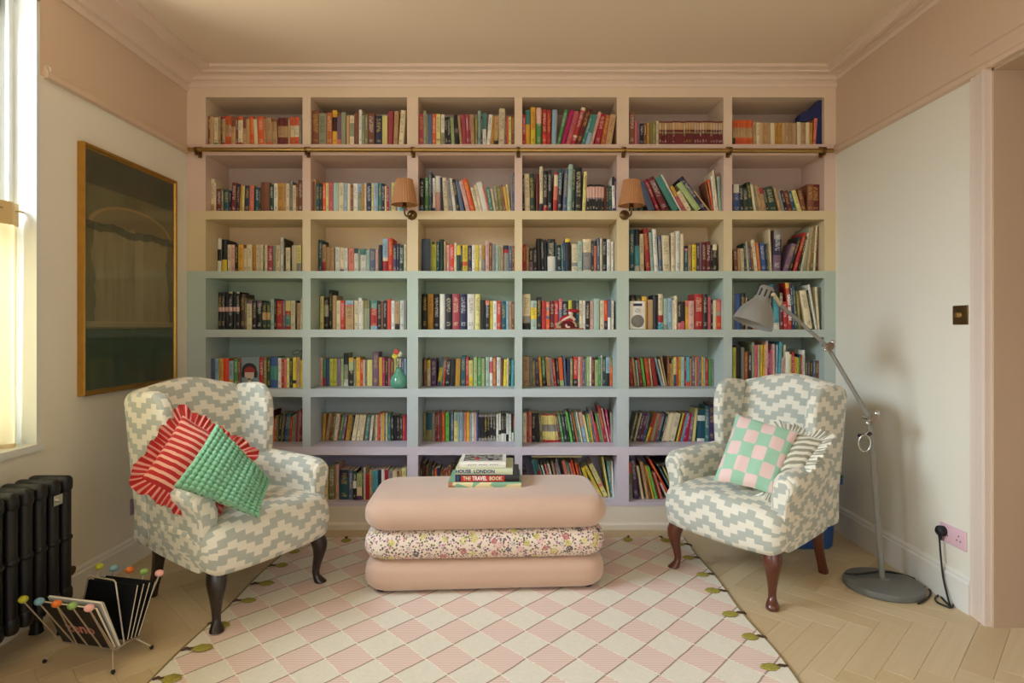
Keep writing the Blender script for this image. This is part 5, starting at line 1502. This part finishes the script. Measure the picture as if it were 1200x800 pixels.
# ------------------------------------------------------------------ small things among the books
def on_shelf(r, px, e=.0):
    Y = YB + e
    return Vector(((px - CX) * Y / F, Y, ZB[r - 1] + .0005))
# radio
p = on_shelf(4, 747.2, .022)
rdio = thing('table_radio', 'small white radio with a round speaker on the fourth shelf', 'radio', p)
mb = MB(); bbox_bevel(mb, -.050, .050, 0, .10, 0, .178, .006); obj('cabinet', mb, mat('white_lacquer', S(232, 226, 210), 0.35), rdio, angle=30)
M_spk = mat('speaker_cloth', S(128, 124, 112), 0.8, bump=0.4, bscale=600)
mb = MB(); lathe(mb, [(.039, 0), (.040, .002), (.037, .0035), (0, .0035)], 32); mb.xf(Matrix.Translation((0, 0, .052)) @ Matrix.Rotation(math.pi / 2, 4, 'X')); obj('speaker', mb, M_spk, rdio)
mb = MB(); lathe(mb, [(.014, 0), (.014, .008), (.012, .010), (0, .010)], 20); mb.xf(Matrix.Translation((-.002, 0, .118)) @ Matrix.Rotation(math.pi / 2, 4, 'X')); obj('tuning_dial', mb, mat('silver_dial', S(190, 186, 176), 0.3), rdio)
mb = MB(); box(mb, -.028, .028, -.0015, .002, .146, .162); obj('display', mb, mat('dark_display', S(40, 38, 66), 0.2), rdio, smooth=False)
# small blue toy
p = on_shelf(4, 774, .004)
ty = thing('toy_figure', 'little aqua toy figure in front of the books beside the white radio', 'toy', p)
M_aq = mat('aqua_vinyl', S(80, 170, 190), 0.4)
mb = MB(); ball(mb, (0, 0.012, .013), .012, 12, 8); ball(mb, (-.008, .006, .004), .0055, 8, 6); ball(mb, (.008, .006, .004), .0055, 8, 6); ball(mb, (-.013, .008, .015), .005, 8, 6); ball(mb, (.013, .008, .015), .005, 8, 6); obj('body', mb, M_aq, ty)
mb = MB(); ball(mb, (0, .012, .031), .0115, 12, 8); ball(mb, (-.009, .012, .040), .004, 8, 6); ball(mb, (.009, .012, .040), .004, 8, 6); obj('head', mb, M_aq, ty)
# red-capped ornament on its little wooden tray
p = on_shelf(4, 667, .006)
tr_ = tag(obj('wooden_tray', bbox_bevel(MB(), -.092, .092, -.0, .02, 0, .008, .002), mat('tray_wood', S(150, 92, 62), 0.5)), 'tiny red-brown wooden tray on the fourth shelf under the red-capped ornament', 'tray')
tr_.location = p
og = thing('elf_ornament', 'red and cream crouching elf ornament with a flat red cap on a tiny tray', 'ornament', p + Vector((0, .012, .0085)))
M_or = mat('red_felt', S(160, 20, 30), 0.7); M_oc = mat('cream_felt', S(226, 196, 176), 0.8); M_od = mat('dark_red_felt', S(100, 16, 22), 0.8); M_ob = mat('fawn_felt', S(176, 148, 112), 0.85)
mb = MB(); R = [[(-.012 + r * 1.5 * math.cos(a), 0 + r * .55 * math.sin(a), z) for a in [2 * math.pi * k / 14 for k in range(14)]] for z, r in ((.042, .030), (.052, .032), (.066, .027), (.077, .015), (.082, .004))]
loft(mb, R); obj('coat', mb, M_or, og)
mb = MB(); tube(mb, spline([(-.045, -.004, .048), (-.02, -.012, .058), (.004, -.014, .068), (.026, -.012, .06), (.034, -.008, .05)], 5), [.009] * 21, 8); obj('collar', mb, M_oc, og)
mb = MB(); tube(mb, spline([(.012, 0, .055), (.014, -.002, .078), (.010, -.002, .092), (.006, -.002, .104)], 5), [.012] * 5 + [.011] * 5 + [.013] * 6, 10); ball(mb, (.012, -.004, .092), .015, 12, 8); obj('head', mb, M_oc, og)
mb = MB(); R = [[(.026 + r * 1.25 * math.cos(a), -.002 + r * .6 * math.sin(a), .106 - .05 * r * math.cos(a) + z) for a in [2 * math.pi * k / 18 for k in range(18)]] for z, r in ((-.008, .026), (-.002, .031), (.006, .029), (.012, .018), (.014, .006))]
loft(mb, R); obj('cap', mb, M_or, og)
mb = MB(); tube(mb, spline([(-.04, 0, .045), (-.06, -.004, .03), (-.072, -.004, .01), (-.05, -.006, .006)], 5), .009, 8); tube(mb, spline([(.02, 0, .045), (.038, -.004, .03), (.045, -.004, .008)], 5), .007, 8); obj('limbs', mb, M_ob, og)
mb = MB(); R = [[(-.004 + r * 1.5 * math.cos(a), .004 + r * .4 * math.sin(a), z) for a in [2 * math.pi * k / 14 for k in range(14)]] for z, r in ((0, .034), (.015, .034), (.035, .026), (.045, .018))]
loft(mb, R); obj('skirt', mb, M_od, og)
mb = MB(); ball(mb, (-.006, -.016, .006), .008, 10, 6, (1.6, 1, .8)); ball(mb, (-.018, -.014, .016), .007, 10, 6, (1, 1, 1.4)); obj('hand', mb, M_oc, og)
# navy numeral on the top shelf
p = PX(956, 169, YB + .03); p.z = ZB[0] + .0005
nu = MB()
def q(px, py): v = PX(px, py, YB + .03) - p; return (v.x, v.z)
P = [(955.2, 171.5), (966.0, 171.5), (966.4, 120), (964, 117.6), (960, 118), (954, 124), (946, 130), (939.5, 133.5), (937.2, 137), (937.6, 142.5), (942, 143.2), (948, 142), (954, 139.2), (956.6, 138.8)]
P2 = [q(a - .9, b) for a, b in P]
zmin = min(b for a, b in P2); P2 = [(a, b - zmin) for a, b in P2]
R = [[(a, y, b) for a, b in inset(P2, i)] for y, i in ((0, .004), (.003, .001), (.006, 0), (.05, 0), (.054, .003))]
loft(nu, R)
tag(obj('numeral_one', nu, mat('navy_papier_mache', S(24, 38, 92), 0.5, bump=0.2, bscale=60), loc=p, angle=35), 'big navy numeral 1 standing at the end of the top shelf', 'numeral')
# glass vase with two blooms
p = on_shelf(5, 467.5, .055)
va = thing('bud_vase', 'round teal glass vase with a red and yellow bloom on the fifth shelf', 'vase', p)
M_vg = mat('teal_glass', S(92, 158, 134), 0.12, coat=0.5)
mb = MB(); lathe(mb, [(.03, 0), (.046, .005), (.055, .026), (.055, .046), (.047, .070), (.030, .092), (.020, .108), (.017, .122), (.021, .129), (.018, .129), (.014, .118), (.024, .09), (.04, .06)], 28); obj('vase_body', mb, M_vg, va, angle=50)
M_st = mat('stem_green', S(110, 128, 70), 0.6)
mb = MB(); tube(mb, spline([(0, 0, .1), (-.010, -.006, .16), (-.022, -.01, .195)], 5), .003, 6); tube(mb, spline([(0, 0, .1), (.0, -.004, .17), (.002, 0, .205)], 5), .003, 6); obj('stem', mb, M_st, va)
for c_, cl, nm in (((-.024, -.012, .200), S(222, 206, 60), 'yellow bloom'), ((-.016, -.008, .228), S(206, 84, 70), 'coral bloom'), ((.003, 0, .214), S(226, 216, 190), 'white bloom')):
    mb = MB()
    for k in range(6):
        a = 2 * math.pi * k / 6; ball(mb, (c_[0] + .009 * math.cos(a), c_[1] + .004 * math.sin(a), c_[2] + .009 * math.sin(a)), .009, 8, 6, (1, .7, 1))
    ball(mb, c_, .008, 8, 6)
    o = obj('bloom', mb, mat(nm.replace(' ', '_'), cl, 0.7), va); o['label'] = nm
# face-out book with a painted face, fifth shelf of the first bay
Y = YB + .055
a, b = PX(282.3, 418.5, Y), PX(303.6, 450, Y)
w_, h_ = b.x - a.x, a.z - (ZB[4] + .0005)
fb = thing('face_out_book', 'grey-blue book shown cover outwards, a face under a red cap, fifth shelf', 'book', ((a.x + b.x) / 2, Y, ZB[4] + .0005), 0, 'books on the fifth shelf, first bay')
M_fc = mat('grey_blue_cover', S(128, 146, 152), 0.45)
mb = MB(); box(mb, -w_ / 2, w_ / 2, 0, .003, 0, h_); box(mb, -w_ / 2, w_ / 2, .020, .023, 0, h_); box(mb, -w_ / 2, -w_ / 2 + .003, 0, .023, 0, h_); obj('cover', mb, M_fc, fb, smooth=False)
mb = MB(); box(mb, -w_ / 2 + .003, w_ / 2 - .002, .003, .020, .002, h_ - .002); obj('pages', mb, M_page, fb, smooth=False)
def disc(mb, cx, cz, rx, rz_, y, k=24, a0=0, a1=360):
    v = [(cx + rx * math.cos(math.radians(a0 + (a1 - a0) * i / k)), y, cz + rz_ * math.sin(math.radians(a0 + (a1 - a0) * i / k))) for i in range(k + 1)]
    mb.add(v, [tuple(range(k + 1))], [[(0, 0)] * (k + 1)])
mb = MB(); disc(mb, -.004, .115, .046, .042, -.0006); disc(mb, -.043, .088, .010, .024, -.0006); disc(mb, .036, .088, .012, .026, -.0006); obj('printed_hair', mb, mat('print_dark', S(40, 38, 50), 0.5), fb, smooth=False)
mb = MB(); disc(mb, -.003, .086, .030, .036, -.0009); box(mb, -.012, .006, -.0009, -.0006, .03, .06); obj('printed_face', mb, mat('print_skin', S(206, 186, 170), 0.5), fb, smooth=False)
mb = MB(); disc(mb, -.002, .098, .036, .036, -.0012, 20, 0, 180); obj('printed_cap', mb, mat('print_red', S(150, 40, 40), 0.5), fb, smooth=False)
# spectacles left on the books
Y = YB + .10
sp = MB()
zs = PX(0, 417.6, Y).z
def gl(px, py): v = PX(px, py, Y); return Vector((v.x, Y, v.z))
tube(sp, spline([gl(342.5, 413), gl(345, 410.9), gl(350, 410.6), gl(352, 412.5), gl(349, 414.8), gl(344, 415.2)], 6, True), .0017, 6, closed=True)
tube(sp, spline([gl(352, 412.5), gl(353.6, 410), gl(354, 413), gl(353.2, 417.4)], 6), .0017, 6)
tag(obj('spectacles', sp, M_black), 'thin black-rimmed spectacles lying on the books of the fifth shelf', 'spectacles')
# books lying flat on top of the bottom row
def lying(px0, px1, pt, pb, e, label, col, r):
    Y = YB + e
    A, B_ = PX(px0, pt, Y), PX(px1, pb, Y)
    m = mat('lying_' + label.split()[0], col, 0.55)
    t = thing('picture_book', label, 'book', ((A.x + B_.x) / 2, Y, B_.z), 0, 'books lying across the bottom row')
    w, h, d = B_.x - A.x, A.z - B_.z, .22
    mb = MB(); box(mb, -w / 2, w / 2, 0, d, 0, .002); box(mb, -w / 2, w / 2, 0, d, h - .002, h); box(mb, -w / 2, w / 2, 0, .002, 0, h); obj('cover', mb, m, t, smooth=False)
    mb = MB(); box(mb, -w / 2 + .002, w / 2 - .002, .002, d - .002, .002, h - .002); obj('pages', mb, M_page, t, smooth=False)
    return t
lying(623, 682, 533.4, 536.2, .05, 'cream picture book lying flat above the bottom row, fourth bay', S(222, 212, 160), 7)
t = lying(771, 806, 541, 543.6, .04, 'grey picture book lying tilted across the bottom row, fifth bay', S(74, 74, 70), 7)
t.rotation_euler = (0, math.radians(-9), 0)
# titles that can be read on a spine
Y = YB + .0165
t_ = text_mesh('GREAT BRITAIN', .031, .0014)
bpy.context.view_layer.update()
for o in list(bpy.data.objects):
    if o.get('label', '').startswith('golden yellow and red') or o.get('label', '').startswith('red and golden yellow'):
        if 'fourth shelf, sixth bay' in o['label']:
            mb = MB(); mb.v = [(b * .78, -.0022 - c, -a * .74 + o.dimensions.z * .47) for a, b, c in t_.v]
            mb.f = t_.f; mb.uv = t_.uv; mb.col = t_.col; mb.ink = t_.ink; mb.mi = t_.mi
            obj('spine_title', mb, M_ink_w, o, smooth=False)
